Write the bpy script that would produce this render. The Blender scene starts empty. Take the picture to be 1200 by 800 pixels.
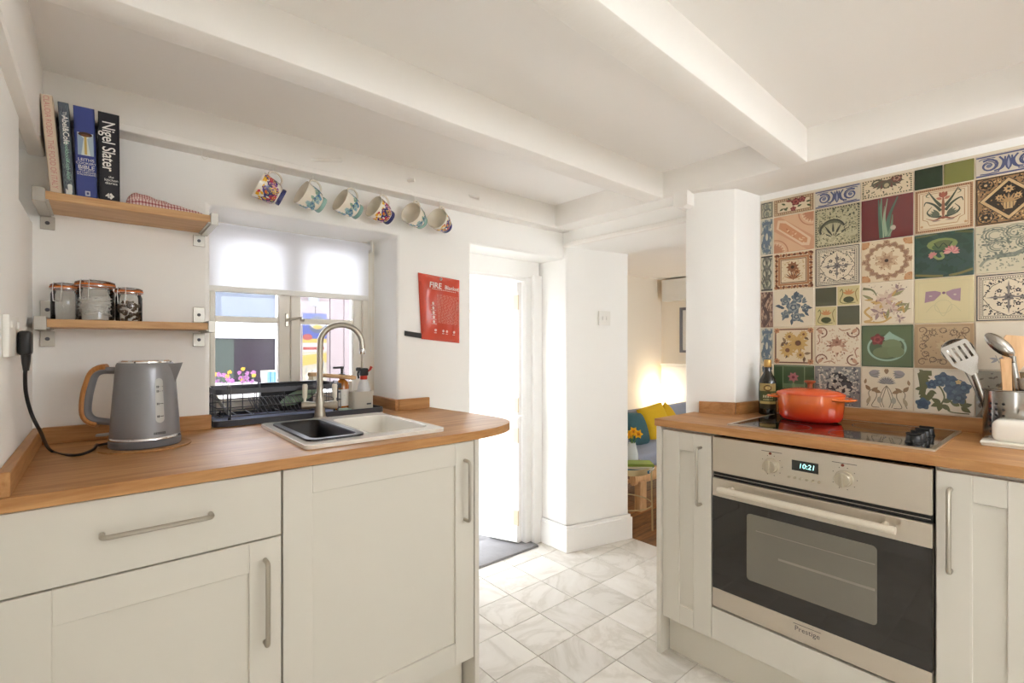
import bpy, bmesh, math, random
from mathutils import Vector, Matrix, noise
R = math.radians; PI = math.pi
S = bpy.context.scene
COL = S.collection

# ------------------------------------------------------------------ camera, world, exposure
FPX, CX, HY, CAMH = 567.0, 600.0, 404.0, 1.2
YAW = math.atan2(482, 567)
cam_d = bpy.data.cameras.new('camera'); cam = bpy.data.objects.new('camera', cam_d); COL.objects.link(cam)
cam.location = (0, 0, CAMH); cam.rotation_euler = (R(90), 0, -YAW)
cam_d.sensor_width = 36; cam_d.lens = 36 * FPX / 1200; cam_d.shift_y = (HY - 400) / 1200
cam_d.clip_start = 0.02; S.camera = cam

world = bpy.data.worlds.new('sky'); S.world = world; world.use_nodes = True
bg = world.node_tree.nodes['Background']
bg.inputs['Color'].default_value = (0.92, 0.96, 1.0, 1); bg.inputs['Strength'].default_value = 5.6
S.view_settings.view_transform = 'Standard'; S.view_settings.look = 'None'
S.view_settings.gamma = 1; S.view_settings.use_curve_mapping = False
S.view_settings.exposure = 1.05
S.cycles.diffuse_bounces = 8; S.cycles.max_bounces = 14; S.cycles.transparent_max_bounces = 16

# ------------------------------------------------------------------ pixel helper (direction from pixel, distance from a known plane)
FW = Vector((math.sin(YAW), math.cos(YAW), 0)); RT = Vector((math.cos(YAW), -math.sin(YAW), 0)); UP = Vector((0, 0, 1))
def px(u, v, ax, val):
    d = FW + RT * ((u - CX) / FPX) + UP * ((HY - v) / FPX)
    i = 'xyz'.index(ax); o = Vector((0, 0, CAMH))
    return o + d * ((val - o[i]) / d[i])

# ------------------------------------------------------------------ colours and materials
def lin(c):
    c /= 255.0
    return c / 12.92 if c <= 0.04045 else ((c + 0.055) / 1.055) ** 2.4
def rgb(r, g, b): return (lin(r), lin(g), lin(b), 1)
MATS = {}
def nmat(name):
    m = bpy.data.materials.new(name); m.use_nodes = True; MATS[name] = m
    nt = m.node_tree; return m, nt, nt.nodes['Principled BSDF']
def sock(b, k, v):
    if k in b.inputs: b.inputs[k].default_value = v
def mat(name, col, rough=0.5, metal=0, bump=0, bscale=40, coat=0, trans=0, ior=1.45, var=0, vscale=8, emit=None, estr=0, spec=None):
    m, nt, b = nmat(name)
    b.inputs['Base Color'].default_value = col; b.inputs['Roughness'].default_value = rough; b.inputs['Metallic'].default_value = metal
    sock(b, 'Coat Weight', coat); sock(b, 'Coat Roughness', 0.08); sock(b, 'Transmission Weight', trans); sock(b, 'IOR', ior)
    if spec is not None: sock(b, 'Specular IOR Level', spec)
    if emit: sock(b, 'Emission Color', emit); sock(b, 'Emission Strength', estr)
    L = nt.links
    if bump or var:
        tc = nt.nodes.new('ShaderNodeTexCoord'); 
        if bump:
            n = nt.nodes.new('ShaderNodeTexNoise'); n.inputs['Scale'].default_value = bscale; n.inputs['Detail'].default_value = 6
            bp = nt.nodes.new('ShaderNodeBump'); bp.inputs['Strength'].default_value = bump; bp.inputs['Distance'].default_value = 0.01
            L.new(tc.outputs['Object'], n.inputs['Vector']); L.new(n.outputs['Fac'], bp.inputs['Height']); L.new(bp.outputs['Normal'], b.inputs['Normal'])
        if var:
            n2 = nt.nodes.new('ShaderNodeTexNoise'); n2.inputs['Scale'].default_value = vscale; n2.inputs['Detail'].default_value = 4
            mx = nt.nodes.new('ShaderNodeMix'); mx.data_type = 'RGBA'
            mx.inputs['A'].default_value = [c * (1 - var) for c in col[:3]] + [1]; mx.inputs['B'].default_value = [min(1, c * (1 + var)) for c in col[:3]] + [1]
            L.new(tc.outputs['Object'], n2.inputs['Vector']); L.new(n2.outputs['Fac'], mx.inputs['Factor']); L.new(mx.outputs['Result'], b.inputs['Base Color'])
    return m
def wood(name, c1, c2, scale, rough=0.35, dist=1.0, rand=False):
    """grain stretched along the axis whose scale is small"""
    m, nt, b = nmat(name); L = nt.links; N = nt.nodes.new
    tc = N('ShaderNodeTexCoord'); mp = N('ShaderNodeMapping'); mp.inputs['Scale'].default_value = scale
    L.new(tc.outputs['Object'], mp.inputs['Vector'])
    if rand:
        oi = N('ShaderNodeObjectInfo'); vm = N('ShaderNodeVectorMath'); vm.operation = 'SCALE'; cb = N('ShaderNodeCombineXYZ')
        for i in range(3): L.new(oi.outputs['Random'], cb.inputs[i])
        L.new(cb.outputs[0], vm.inputs[0]); vm.inputs['Scale'].default_value = 37; L.new(vm.outputs[0], mp.inputs['Location'])
    n = N('ShaderNodeTexNoise'); n.inputs['Scale'].default_value = 1; n.inputs['Detail'].default_value = 9; n.inputs['Roughness'].default_value = 0.62; n.inputs['Distortion'].default_value = dist
    L.new(mp.outputs[0], n.inputs['Vector'])
    n2 = N('ShaderNodeTexNoise'); n2.inputs['Scale'].default_value = 5; n2.inputs['Detail'].default_value = 3; L.new(mp.outputs[0], n2.inputs['Vector'])
    ad = N('ShaderNodeMath'); ad.operation = 'MULTIPLY_ADD'; ad.inputs[1].default_value = 0.35; L.new(n2.outputs['Fac'], ad.inputs[0]); L.new(n.outputs['Fac'], ad.inputs[2])
    cr = N('ShaderNodeValToRGB'); cr.color_ramp.elements[0].position = 0.45; cr.color_ramp.elements[1].position = 0.9
    cr.color_ramp.elements[0].color = c1; cr.color_ramp.elements[1].color = c2
    L.new(ad.outputs[0], cr.inputs['Fac'])
    if rand:
        hs = N('ShaderNodeHueSaturation'); mr = N('ShaderNodeMapRange'); mr.inputs['To Min'].default_value = 0.6; mr.inputs['To Max'].default_value = 1.25
        L.new(oi.outputs['Random'], mr.inputs['Value']); L.new(mr.outputs[0], hs.inputs['Value']); L.new(cr.outputs['Color'], hs.inputs['Color']); L.new(hs.outputs['Color'], b.inputs['Base Color'])
    else: L.new(cr.outputs['Color'], b.inputs['Base Color'])
    b.inputs['Roughness'].default_value = rough; sock(b, 'Specular IOR Level', 0.35)
    bp = N('ShaderNodeBump'); bp.inputs['Strength'].default_value = 0.08; bp.inputs['Distance'].default_value = 0.004
    L.new(ad.outputs[0], bp.inputs['Height']); L.new(bp.outputs['Normal'], b.inputs['Normal'])
    return m
def brushed(name, col, rough, scale):
    m, nt, b = nmat(name); L = nt.links; N = nt.nodes.new
    tc = N('ShaderNodeTexCoord'); mp = N('ShaderNodeMapping'); mp.inputs['Scale'].default_value = scale
    n = N('ShaderNodeTexNoise'); n.inputs['Scale'].default_value = 1; n.inputs['Detail'].default_value = 5
    L.new(tc.outputs['Object'], mp.inputs['Vector']); L.new(mp.outputs[0], n.inputs['Vector'])
    mr = N('ShaderNodeMapRange'); mr.inputs['To Min'].default_value = rough - 0.08; mr.inputs['To Max'].default_value = rough + 0.1
    L.new(n.outputs['Fac'], mr.inputs['Value']); L.new(mr.outputs[0], b.inputs['Roughness'])
    b.inputs['Base Color'].default_value = col; b.inputs['Metallic'].default_value = 1
    return m
def clear_glass(name, tint=(1, 1, 1, 1), gloss=0.12, rough=0.0):
    m = bpy.data.materials.new(name); m.use_nodes = True; MATS[name] = m; nt = m.node_tree; nt.nodes.clear(); N = nt.nodes.new; L = nt.links
    o = N('ShaderNodeOutputMaterial'); t = N('ShaderNodeBsdfTransparent'); t.inputs['Color'].default_value = tint
    g = N('ShaderNodeBsdfGlossy'); g.inputs['Roughness'].default_value = rough; f = N('ShaderNodeFresnel'); f.inputs['IOR'].default_value = 1.45
    mu = N('ShaderNodeMath'); mu.operation = 'ADD'; mu.inputs[1].default_value = gloss - 0.04; mu.use_clamp = True; L.new(f.outputs[0], mu.inputs[0])
    mx = N('ShaderNodeMixShader'); L.new(mu.outputs[0], mx.inputs[0]); L.new(t.outputs[0], mx.inputs[1]); L.new(g.outputs[0], mx.inputs[2]); L.new(mx.outputs[0], o.inputs['Surface'])
    return m
def attr_mat(name, rough=0.3, coat=0.0):
    m, nt, b = nmat(name); a = nt.nodes.new('ShaderNodeAttribute'); a.attribute_name = 'Col'
    nt.links.new(a.outputs['Color'], b.inputs['Base Color']); b.inputs['Roughness'].default_value = rough; sock(b, 'Coat Weight', coat); sock(b, 'Coat Roughness', 0.06)
    return m

plaster = mat('plaster_white', rgb(248, 247, 244), 0.75, bump=0.12, bscale=9, var=0.012, vscale=3)
ceil_m = mat('ceiling_white', rgb(248, 246, 243), 0.8, bump=0.08, bscale=7)
timber = mat('painted_timber', rgb(245, 242, 237), 0.55, bump=0.18, bscale=22)
gloss_white = mat('gloss_white_paint', rgb(246, 245, 243), 0.35)
cab = mat('cabinet_paint', rgb(214, 209, 198), 0.42)
cab_dark = mat('cabinet_plinth', rgb(218, 212, 199), 0.5)
oak_x = wood('oak_worktop', rgb(160, 108, 60), rgb(202, 154, 100), (2.2, 26, 26), 0.42)
oak_y = wood('oak_worktop_right', rgb(156, 104, 58), rgb(198, 150, 98), (26, 2.2, 26), 0.42)
pine = wood('pine_shelf', rgb(184, 138, 92), rgb(220, 180, 132), (3, 30, 30), 0.45)
floor_wood = wood('living_floor_wood', rgb(92, 60, 34), rgb(176, 122, 74), (3, 22, 22), 0.4, rand=True)
beech = wood('beech', rgb(194, 150, 104), rgb(228, 192, 148), (20, 20, 3), 0.5)
steel = brushed('brushed_steel', rgb(196, 190, 180), 0.32, (4, 6, 220))
steel_y = brushed('brushed_steel_oven', rgb(212, 203, 190), 0.36, (200, 5, 200))
nickel = brushed('brushed_nickel', rgb(186, 180, 168), 0.34, (120, 120, 8))
chrome = mat('chrome', rgb(222, 222, 222), 0.09, 1)
black_plastic = mat('black_plastic', rgb(26, 26, 27), 0.4)
black_gloss = mat('black_glass', rgb(34, 31, 29), 0.04, coat=0.6)
dark_metal = mat('dark_grey_wire', rgb(80, 80, 86), 0.4, 0.4)
dark_tray = mat('dark_grey_plastic', rgb(56, 57, 64), 0.45)
white_plastic = mat('white_plastic', rgb(236, 234, 228), 0.35)
ceramic = mat('white_ceramic', rgb(240, 236, 226), 0.12, coat=0.5)
grout = mat('cream_grout', rgb(222, 210, 190), 0.8, bump=0.2, bscale=120)
pane_m = clear_glass('window_glass', (0.97, 0.98, 1, 1), 0.02)
jar_glass = clear_glass('jar_glass', (0.97, 0.98, 0.975, 1), 0.07)
print_m = attr_mat('printed_ink', 0.45)
glaze_print = attr_mat('glazed_print', 0.22, 0.4)

# ------------------------------------------------------------------ mesh helpers
OFF = {}
def fin(me, smooth):
    if smooth:
        me.shade_smooth(); me.set_sharp_from_angle(angle=R(smooth))
def obj(name, bm, m, parent=None, loc=None, smooth=35):
    """one mesh object; coordinates in bm are world coordinates (or local ones while the root still stands at the origin)"""
    off = OFF[parent] if parent is not None else Vector(loc or (0, 0, 0))
    bm.normal_update()
    me = bpy.data.meshes.new(name)
    for v in bm.verts: v.co -= off
    bm.to_mesh(me); bm.free(); fin(me, smooth)
    if m: me.materials.append(m)
    o = bpy.data.objects.new(name, me); COL.objects.link(o)
    if parent is not None: o.parent = parent
    else: o.location = off
    OFF[o] = off
    return o
def tag(o, label, cat, group=None):
    o['label'] = label; o['category'] = cat
    if group: o['group'] = group
    return o
def thing(name, label, cat, loc=(0, 0, 0), group=None):
    o = bpy.data.objects.new(name, None); COL.objects.link(o); o.location = loc; o.empty_display_size = 0.05
    OFF[o] = Vector(loc); return tag(o, label, cat, group)
def struct(o, label=None):
    o['kind'] = 'structure'
    if label: o['label'] = label
    return o
def sroot(name, loc=(0, 0, 0), label=None):
    o = bpy.data.objects.new(name, None); COL.objects.link(o); o.location = loc; OFF[o] = Vector(loc); return struct(o, label)
def inst(name, me, parent, loc, m=None, rz=0):
    o = bpy.data.objects.new(name, me); COL.objects.link(o); o.parent = parent
    o.location = Vector(loc) - OFF[parent]; o.rotation_euler = (0, 0, rz); OFF[o] = Vector(loc)
    if m: o.material_slots[0].link = 'OBJECT'; o.material_slots[0].material = m
    return o
def copy_tree(o, parent=None):
    c = o.copy(); COL.objects.link(c); c.parent = parent; OFF[c] = OFF[o]
    for ch in list(o.children): copy_tree(ch, c)
    return c
def B(): return bmesh.new()
def merge(bm, t):
    me = bpy.data.meshes.new('tmp'); t.to_mesh(me); t.free(); bm.from_mesh(me); bpy.data.meshes.remove(me)
def bx(bm, x0, x1, y0, y1, z0, z1, bev=0, seg=1, mtx=None):
    t = B(); bmesh.ops.create_cube(t, size=1)
    for v in t.verts: v.co = Vector(((x0 + x1) / 2 + v.co.x * (x1 - x0), (y0 + y1) / 2 + v.co.y * (y1 - y0), (z0 + z1) / 2 + v.co.z * (z1 - z0)))
    if bev: bmesh.ops.bevel(t, geom=t.edges[:], offset=bev, segments=seg, profile=0.5, affect='EDGES')
    if mtx: bmesh.ops.transform(t, matrix=mtx, verts=t.verts)
    merge(bm, t); return bm
def box(*a, **k): return bx(B(), *a, **k)
def prism(bm, pts, z0, z1, holes=(), mtx=None):
    """extruded polygon in xy, optional holes"""
    t = B(); ed = []
    for loop in [pts] + list(holes):
        vs = [t.verts.new((p[0], p[1], z0)) for p in loop]
        for i in range(len(vs)): ed.append(t.edges.new((vs[i], vs[(i + 1) % len(vs)])))
    if holes: bmesh.ops.triangle_fill(t, use_beauty=True, use_dissolve=False, edges=ed)
    else: t.faces.new(t.verts[:])
    r = bmesh.ops.extrude_face_region(t, geom=t.faces[:])
    for v in [g for g in r['geom'] if isinstance(g, bmesh.types.BMVert)]: v.co.z = z1
    bmesh.ops.recalc_face_normals(t, faces=t.faces[:])
    if mtx: bmesh.ops.transform(t, matrix=mtx, verts=t.verts)
    merge(bm, t); return bm
def lathe(bm, prof, segs=24, c=(0, 0, 0), mtx=None, sx=1, sy=1):
    t = B(); rings = []
    for r, z in prof:
        if r < 1e-6: rings.append([t.verts.new((0, 0, z))])
        else: rings.append([t.verts.new((r * sx * math.cos(2 * PI * i / segs), r * sy * math.sin(2 * PI * i / segs), z)) for i in range(segs)])
    for a, b in zip(rings, rings[1:]):
        for i in range(segs):
            j = (i + 1) % segs
            if len(a) == 1 and len(b) == 1: continue
            if len(a) == 1: t.faces.new((a[0], b[j], b[i]))
            elif len(b) == 1: t.faces.new((a[i], a[j], b[0]))
            else: t.faces.new((a[i], a[j], b[j], b[i]))
    bmesh.ops.recalc_face_normals(t, faces=t.faces[:])
    M = Matrix.Translation(c) @ (mtx or Matrix())
    bmesh.ops.transform(t, matrix=M, verts=t.verts)
    merge(bm, t); return bm
def tube(bm, pts, r, segs=8, closed=False, cap=True, flat=None):
    pts = [Vector(p) for p in pts]; n = len(pts); t = B(); rings = []
    rs = r if isinstance(r, (list, tuple)) else [r] * n
    up = None
    for i, p in enumerate(pts):
        if closed: d = pts[(i + 1) % n] - pts[i - 1]
        else: d = pts[min(i + 1, n - 1)] - pts[max(i - 1, 0)]
        d.normalize()
        if up is None:
            up = Vector((0, 0, 1)) if abs(d.z) < 0.9 else Vector((1, 0, 0))
        x = up - d * up.dot(d); x.normalize(); up = x; y = d.cross(x)
        fx, fy = flat or (1, 1)
        rings.append([t.verts.new(p + (x * math.cos(2 * PI * k / segs) * fx + y * math.sin(2 * PI * k / segs) * fy) * rs[i]) for k in range(segs)])
    for i in range(n if closed else n - 1):
        a, b = rings[i], rings[(i + 1) % n]
        for k in range(segs): t.faces.new((a[k], a[(k + 1) % segs], b[(k + 1) % segs], b[k]))
    if not closed and cap: t.faces.new(rings[0][::-1]); t.faces.new(rings[-1])
    bmesh.ops.recalc_face_normals(t, faces=t.faces[:])
    merge(bm, t); return bm
def round_path(pts, r, n=5):
    """polyline with rounded corners"""
    pts = [Vector(p) for p in pts]; out = [pts[0]]
    for a, b, c in zip(pts, pts[1:], pts[2:]):
        d1 = (a - b); d2 = (c - b); k = min(r, d1.length * 0.49, d2.length * 0.49); p, q = b + d1.normalized() * k, b + d2.normalized() * k
        for i in range(n + 1):
            t = i / n; out.append(p * (1 - t) ** 2 + b * 2 * t * (1 - t) + q * t * t)
    out.append(pts[-1]); return out
def spline(pts, n=8):
    pts = [Vector(p) for p in pts]; P = [pts[0] * 2 - pts[1]] + pts + [pts[-1] * 2 - pts[-2]]; out = []
    for i in range(1, len(P) - 2):
        for k in range(n):
            t = k / n; a, b, c, d = P[i - 1], P[i], P[i + 1], P[i + 2]
            out.append(0.5 * (2 * b + (c - a) * t + (2 * a - 5 * b + 4 * c - d) * t * t + (3 * b - a - 3 * c + d) * t ** 3))
    out.append(pts[-1]); return out
def rrect(x0, x1, y0, y1, r, n=5):
    out = []
    for cx, cy, a in ((x1 - r, y1 - r, 0), (x0 + r, y1 - r, 90), (x0 + r, y0 + r, 180), (x1 - r, y0 + r, 270)):
        for i in range(n + 1):
            t = R(a + 90 * i / n); out.append((cx + r * math.cos(t), cy + r * math.sin(t)))
    return out
def frame_mtx(o, ex, ey):
    """matrix taking (x, y, z) to o + x*ex + y*ey + z*(ex x ey)"""
    ex = Vector(ex).normalized(); ey = Vector(ey).normalized(); ez = ex.cross(ey)
    m = Matrix((ex, ey, ez)).transposed().to_4x4(); m.translation = Vector(o); return m
def text(name, body, size, m, parent, mtx, sx=1, bold=0.0, shear=0, align='CENTER', spacing=1.0, extrude=0.0):
    cu = bpy.data.curves.new(name, 'FONT'); cu.body = body; cu.size = size; cu.align_x = align; cu.align_y = 'CENTER'; cu.offset = bold; cu.shear = shear
    cu.space_character = spacing; cu.extrude = extrude; cu.resolution_u = 3
    tmp = bpy.data.objects.new('tmp_text', cu); COL.objects.link(tmp)
    me = bpy.data.meshes.new_from_object(tmp.evaluated_get(bpy.context.evaluated_depsgraph_get()))
    bpy.data.objects.remove(tmp); bpy.data.curves.remove(cu)
    off = OFF[parent]
    me.transform(Matrix.Diagonal((sx, 1, 1, 1))); me.transform(mtx); me.transform(Matrix.Translation(-off)); me.name = name
    me.materials.clear(); me.materials.append(m)
    o = bpy.data.objects.new(name, me); COL.objects.link(o); o.parent = parent; OFF[o] = off
    return o

# ------------------------------------------------------------------ flat printed decoration drawn as polygons
class Art:
    def __init__(s, mp): s.mp = mp; s.V = []; s.F = []; s.C = []; s.l = 1; s.tf = None; s.hold = False
    def poly(s, pts, col):
        if s.tf: pts = [s.tf(*p) for p in pts]
        i = len(s.V); lift = 6e-5 + s.l * 5e-6
        s.V += [s.mp(x, y, lift) for x, y in pts]; s.F.append(list(range(i, i + len(pts)))); s.C.append(col)
        s.l += 0.2 if s.hold else 1
    def rect(s, x0, y0, x1, y1, col): s.poly([(x0, y0), (x1, y0), (x1, y1), (x0, y1)], col)
    def ell(s, cx, cy, rx, ry, col, rot=0, n=14):
        c, q = math.cos(rot), math.sin(rot)
        s.poly([(cx + rx * math.cos(2 * PI * i / n) * c - ry * math.sin(2 * PI * i / n) * q, cy + rx * math.cos(2 * PI * i / n) * q + ry * math.sin(2 * PI * i / n) * c) for i in range(n)], col)
    def petal(s, cx, cy, ang, L, W, col, n=5):
        c, q = math.cos(ang), math.sin(ang); pts = []
        for sg, rng in ((1, range(n + 1)), (-1, range(n - 1, 0, -1))):
            for i in rng:
                t = i / n; w = sg * W * 0.5 * math.sin(PI * t ** 0.8); pts.append((cx + L * t * c - w * q, cy + L * t * q + w * c))
        s.poly(pts, col)
    def flower(s, cx, cy, r, n, col, cc, w=0.8, a0=0.3):
        h = s.hold; s.hold = True
        for i in range(n): s.petal(cx, cy, a0 + 2 * PI * i / n, r, r * w * 5 / n, col)
        s.l += 1; s.ell(cx, cy, r * 0.28, r * 0.28, cc, n=9); s.hold = h; s.l += 0 if h else 1
    def rose(s, cx, cy, r, cols):
        for k, c in enumerate(cols):
            q = r * (1 - k / len(cols)); n = 13
            s.poly([(cx + q * (1 + 0.16 * math.sin(5 * t + k * 2)) * math.cos(t), cy + q * (1 + 0.16 * math.sin(5 * t + k * 2)) * math.sin(t)) for t in [2 * PI * i / (n * 2) for i in range(n * 2)]], c)
    def stroke(s, pts, w, col, taper=False):
        L, Rr = [], []
        for i, p in enumerate(pts):
            a, b = pts[max(i - 1, 0)], pts[min(i + 1, len(pts) - 1)]
            dx, dy = b[0] - a[0], b[1] - a[1]; d = math.hypot(dx, dy) or 1; ww = w * 0.5 * ((1 - 0.8 * i / (len(pts) - 1)) if taper else 1)
            L.append((p[0] - dy / d * ww, p[1] + dx / d * ww)); Rr.append((p[0] + dy / d * ww, p[1] - dx / d * ww))
        h = s.hold; s.hold = True
        for i in range(len(pts) - 1): s.poly([L[i], Rr[i], Rr[i + 1], L[i + 1]], col)
        s.hold = h; s.l += 0 if h else 1
    def curve(s, pts, w, col, taper=False, n=6): s.stroke([(p.x, p.y) for p in spline([(a, b, 0) for a, b in pts], n)], w, col, taper)
    def ring(s, cx, cy, r, w, col, n=24, a0=0, a1=2 * PI, ry=None):
        ry = ry or r
        s.stroke([(cx + r * math.cos(a0 + (a1 - a0) * i / n), cy + ry * math.sin(a0 + (a1 - a0) * i / n)) for i in range(n + 1)], w, col)
    def scroll(s, cx, cy, r, a0, turns, w, col, ccw=1):
        s.stroke([(cx + r * (1 - 0.85 * i / 20) * math.cos(a0 + ccw * 2 * PI * turns * i / 20), cy + r * (1 - 0.85 * i / 20) * math.sin(a0 + ccw * 2 * PI * turns * i / 20)) for i in range(21)], w, col, True)
    def frame(s, i, w, col, x1=1, y1=1):
        s.hold = True
        s.rect(i, i, x1 - i, i + w, col); s.rect(i, y1 - i - w, x1 - i, y1 - i, col); s.rect(i, i + w, i + w, y1 - i - w, col); s.rect(x1 - i - w, i + w, x1 - i, y1 - i - w, col)
        s.hold = False; s.l += 1
    def blobs(s, n, seed, sz, col, test=None, x0=0.04, y0=0.04, x1=0.96, y1=0.96, el=1.8):
        rd = random.Random(seed); s.hold = True; k = 0
        while k < n:
            x, y = rd.uniform(x0, x1), rd.uniform(y0, y1); q = sz * rd.uniform(0.6, 1.3); k += 1
            if test and not test(x, y): continue
            s.petal(x, y, rd.uniform(0, 6.28), q * el, q, col, 3)
        s.hold = False; s.l += 1
    def dash(s, i, w, ln, col, gap=1.0, x1=1, y1=1):
        s.hold = True
        for a, b, hor in ((i, x1 - i, 1), (i, y1 - i, 0)):
            p = a
            while p + ln < b:
                for e in ((i, y1 - i - w) if hor else (i, x1 - i - w)):
                    s.rect(*((p, e, p + ln, e + w) if hor else (e, p, e + w, p + ln)), col)
                p += ln * (1 + gap)
        s.hold = False; s.l += 1
    def sym(s, fn, mode='x'):
        fs = {'x': [lambda x, y: (x, y), lambda x, y: (1 - x, y)], '4': [lambda x, y: (x, y), lambda x, y: (1 - x, y), lambda x, y: (x, 1 - y), lambda x, y: (1 - x, 1 - y)],
              'r': [lambda x, y: (x, y), lambda x, y: (1 - y, x), lambda x, y: (1 - x, 1 - y), lambda x, y: (y, 1 - x)]}[mode]
        l0 = s.l; top = l0
        for f in fs: s.l = l0; s.tf = f; fn(); top = max(top, s.l)
        s.tf = None; s.l = top
    def build(s, name, m, parent, stuff=False):
        off = OFF[parent]
        me = bpy.data.meshes.new(name); me.from_pydata([tuple(Vector(v) - off) for v in s.V], [], s.F)
        ca = me.color_attributes.new('Col', 'FLOAT_COLOR', 'CORNER'); k = 0
        for f, c in zip(s.F, s.C):
            for _ in f: ca.data[k].color = c; k += 1
        me.materials.append(m); o = bpy.data.objects.new(name, me); COL.objects.link(o); o.parent = parent; OFF[o] = off
        if stuff: o['kind'] = 'stuff'
        return o

# ================================================================== THE SETTING
W, WO, XL, XT, CZ = 1.955, 2.36, -0.15, 2.2, 1.975
WT = 0.912                     # worktop surface
def bevel_mod(o, w, seg=2, ang=40):
    m = o.modifiers.new('edge', 'BEVEL'); m.width = w; m.segments = seg; m.limit_method = 'ANGLE'; m.angle_limit = R(ang)
XZ = Matrix(((1, 0, 0, 0), (0, 0, 1, 0), (0, 1, 0, 0), (0, 0, 0, 1)))   # (x, z, y) -> (x, y, z)

wall_back = struct(obj('wall_back', prism(B(), [(-0.42, 0), (1.395, 0), (1.395, 1.70), (2.3, 1.70), (2.3, 2.08), (-0.42, 2.08)], W, WO,
                   [[(0.288, 0.86), (0.998, 0.86), (0.998, 1.686), (0.288, 1.686)]], mtx=XZ), plaster, smooth=50))
bevel_mod(wall_back, 0.012, 3)
struct(obj('wall_sky_blocker', box(-0.42, 5.1, -1.45, WO, 2.085, 4.4), mat('outside_render', rgb(226, 222, 214), 0.9)))  # unseen block added above the rooms to keep sky light off the lane
obj('lintel', box(1.39, 2.05, 2.15, WO, 1.60, 1.72, 0.006), plaster, wall_back)

bm = B()
bx(bm, -0.42, XL, -0.8, 1.65, 0, 2.08); bx(bm, -0.42, XL, -1.45, -1.1, 0, 2.08); bx(bm, -0.42, XL, -1.1, -0.8, 1.15, 2.08); bx(bm, -0.42, XL, -1.1, -0.8, 0, 0.3); bx(bm, -0.42, XL, 1.65, W + 0.01, 0, 1.55); bx(bm, -0.42, XL, 1.65, W + 0.01, 1.757, 2.08); bx(bm, -0.42, -0.20, 1.64, W + 0.01, 1.54, 1.77)  # gap in the wall behind the camera added to let in side light
wall_left = struct(obj('wall_left', bm, plaster, smooth=50))
obj('wall_plate', box(XL - 0.01, -0.124, -1.3, W, 1.745, CZ, 0.004), timber, wall_left)

wall_right = struct(obj('wall_right', prism(B(), [(XT, -1.3), (XT, 0.91), (2.02, 0.935), (1.955, 1.06), (1.955, 1.125), (2.5, 1.125), (2.5, -1.3)], 0, 2.08), plaster, smooth=50))
bevel_mod(wall_right, 0.006, 2)
obj('header', box(2.045, 2.5, 1.10, 1.95, 1.765, 2.08, 0.004), plaster, wall_right)
obj('header_trim', box(2.028, 2.06, 1.10, 1.93, 1.762, 1.785, 0.004), timber, wall_right)
wall_pier = struct(obj('wall_pier', prism(B(), [(2.055, 1.93), (2.5, 1.823), (2.5, 3.3), (2.055, 3.3)], 0, 2.08), plaster, smooth=50))
bevel_mod(wall_pier, 0.01, 3)
bm = prism(B(), [(2.055, 2.155), (2.039, 2.155), (2.041, 1.915), (2.516, 1.803), (2.516, 1.9), (2.5, 1.9), (2.5, 1.823), (2.055, 1.93)], 0, 0.135)
prism(bm, [(2.055, 2.155), (2.046, 2.155), (2.048, 1.922), (2.509, 1.812), (2.509, 1.9), (2.5, 1.9), (2.5, 1.823), (2.055, 1.93)], 0.13, 0.152)
baseboard = struct(obj('baseboard_pier', bm, gloss_white)); bevel_mod(baseboard, 0.004, 2)

ceiling = struct(obj('ceiling', box(-0.42, 2.5, -1.3, W + 0.02, CZ, 2.08), ceil_m))
def beam(x0, x1, y0, y1, z0, skew=0, ey=0):
    bm = B(); t = B(); bx(t, x0, x1, y0, y1, z0, CZ + 0.02, 0.005, 2)
    for v in t.verts:
        k = (v.co.x - x0) / (x1 - x0); v.co.y += skew * (k - 0.5) + 0.004 * math.sin(v.co.x * 5)
    merge(bm, t); return obj('ceiling_beam', bm, timber, ceiling)
def long_beam(y0, y1, z0, x0, x1, skew):
    """old hand-cut joist: a slightly wavy box section"""
    bm = B(); n = 26; rings = []
    for i in range(n + 1):
        x = x0 + (x1 - x0) * i / n; k = i / n - 0.5
        a, b, z = y0 + skew * k + 0.004 * noise.noise((x * 2.3, y0, 0)), y1 + skew * k + 0.004 * noise.noise((x * 2.1, y1, 3)), z0 + 0.004 * noise.noise((x * 1.9, 7, y0))
        e = 0.006; rings.append([bm.verts.new(p) for p in ((x, a, CZ + 0.02), (x, a, z + e), (x, a + e * 0.4, z + e * 0.3), (x, a + e, z), (x, b - e, z), (x, b - e * 0.4, z + e * 0.3), (x, b, z + e), (x, b, CZ + 0.02))])
    for r, s in zip(rings, rings[1:]):
        for k in range(7): bm.faces.new((r[k], r[k + 1], s[k + 1], s[k]))
    bmesh.ops.recalc_face_normals(bm, faces=bm.faces[:])
    return obj('ceiling_beam', bm, timber, ceiling, smooth=30)
long_beam(1.205, 1.30, 1.858, XL, 1.96, 0.03)
long_beam(0.60, 0.69, 1.855, XL, 1.96, 0.075)
long_beam(-0.15, -0.05, 1.855, XL, 1.96, 0.05)
bm = B(); bx(bm, 1.925, 2.25, -1.3, W, 1.853, CZ + 0.02, 0.01, 2); obj('ceiling_beam', bm, timber, ceiling)      # bressumer over the tiled wall and the opening
obj('wall_plate', box(-0.128, 2.06, 1.895, W + 0.02, 1.848, CZ + 0.02, 0.008, 2), timber, ceiling)
obj('beam_bracket', prism(B(), [(1.085, 1.86), (1.085, 1.80), (1.105, 1.79), (1.15, 1.80), (1.15, 1.86)], 1.90, 2.05, mtx=Matrix(((0, 0, 1, 0), (1, 0, 0, 0), (0, 1, 0, 0), (0, 0, 0, 1)))), timber, ceiling)

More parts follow.
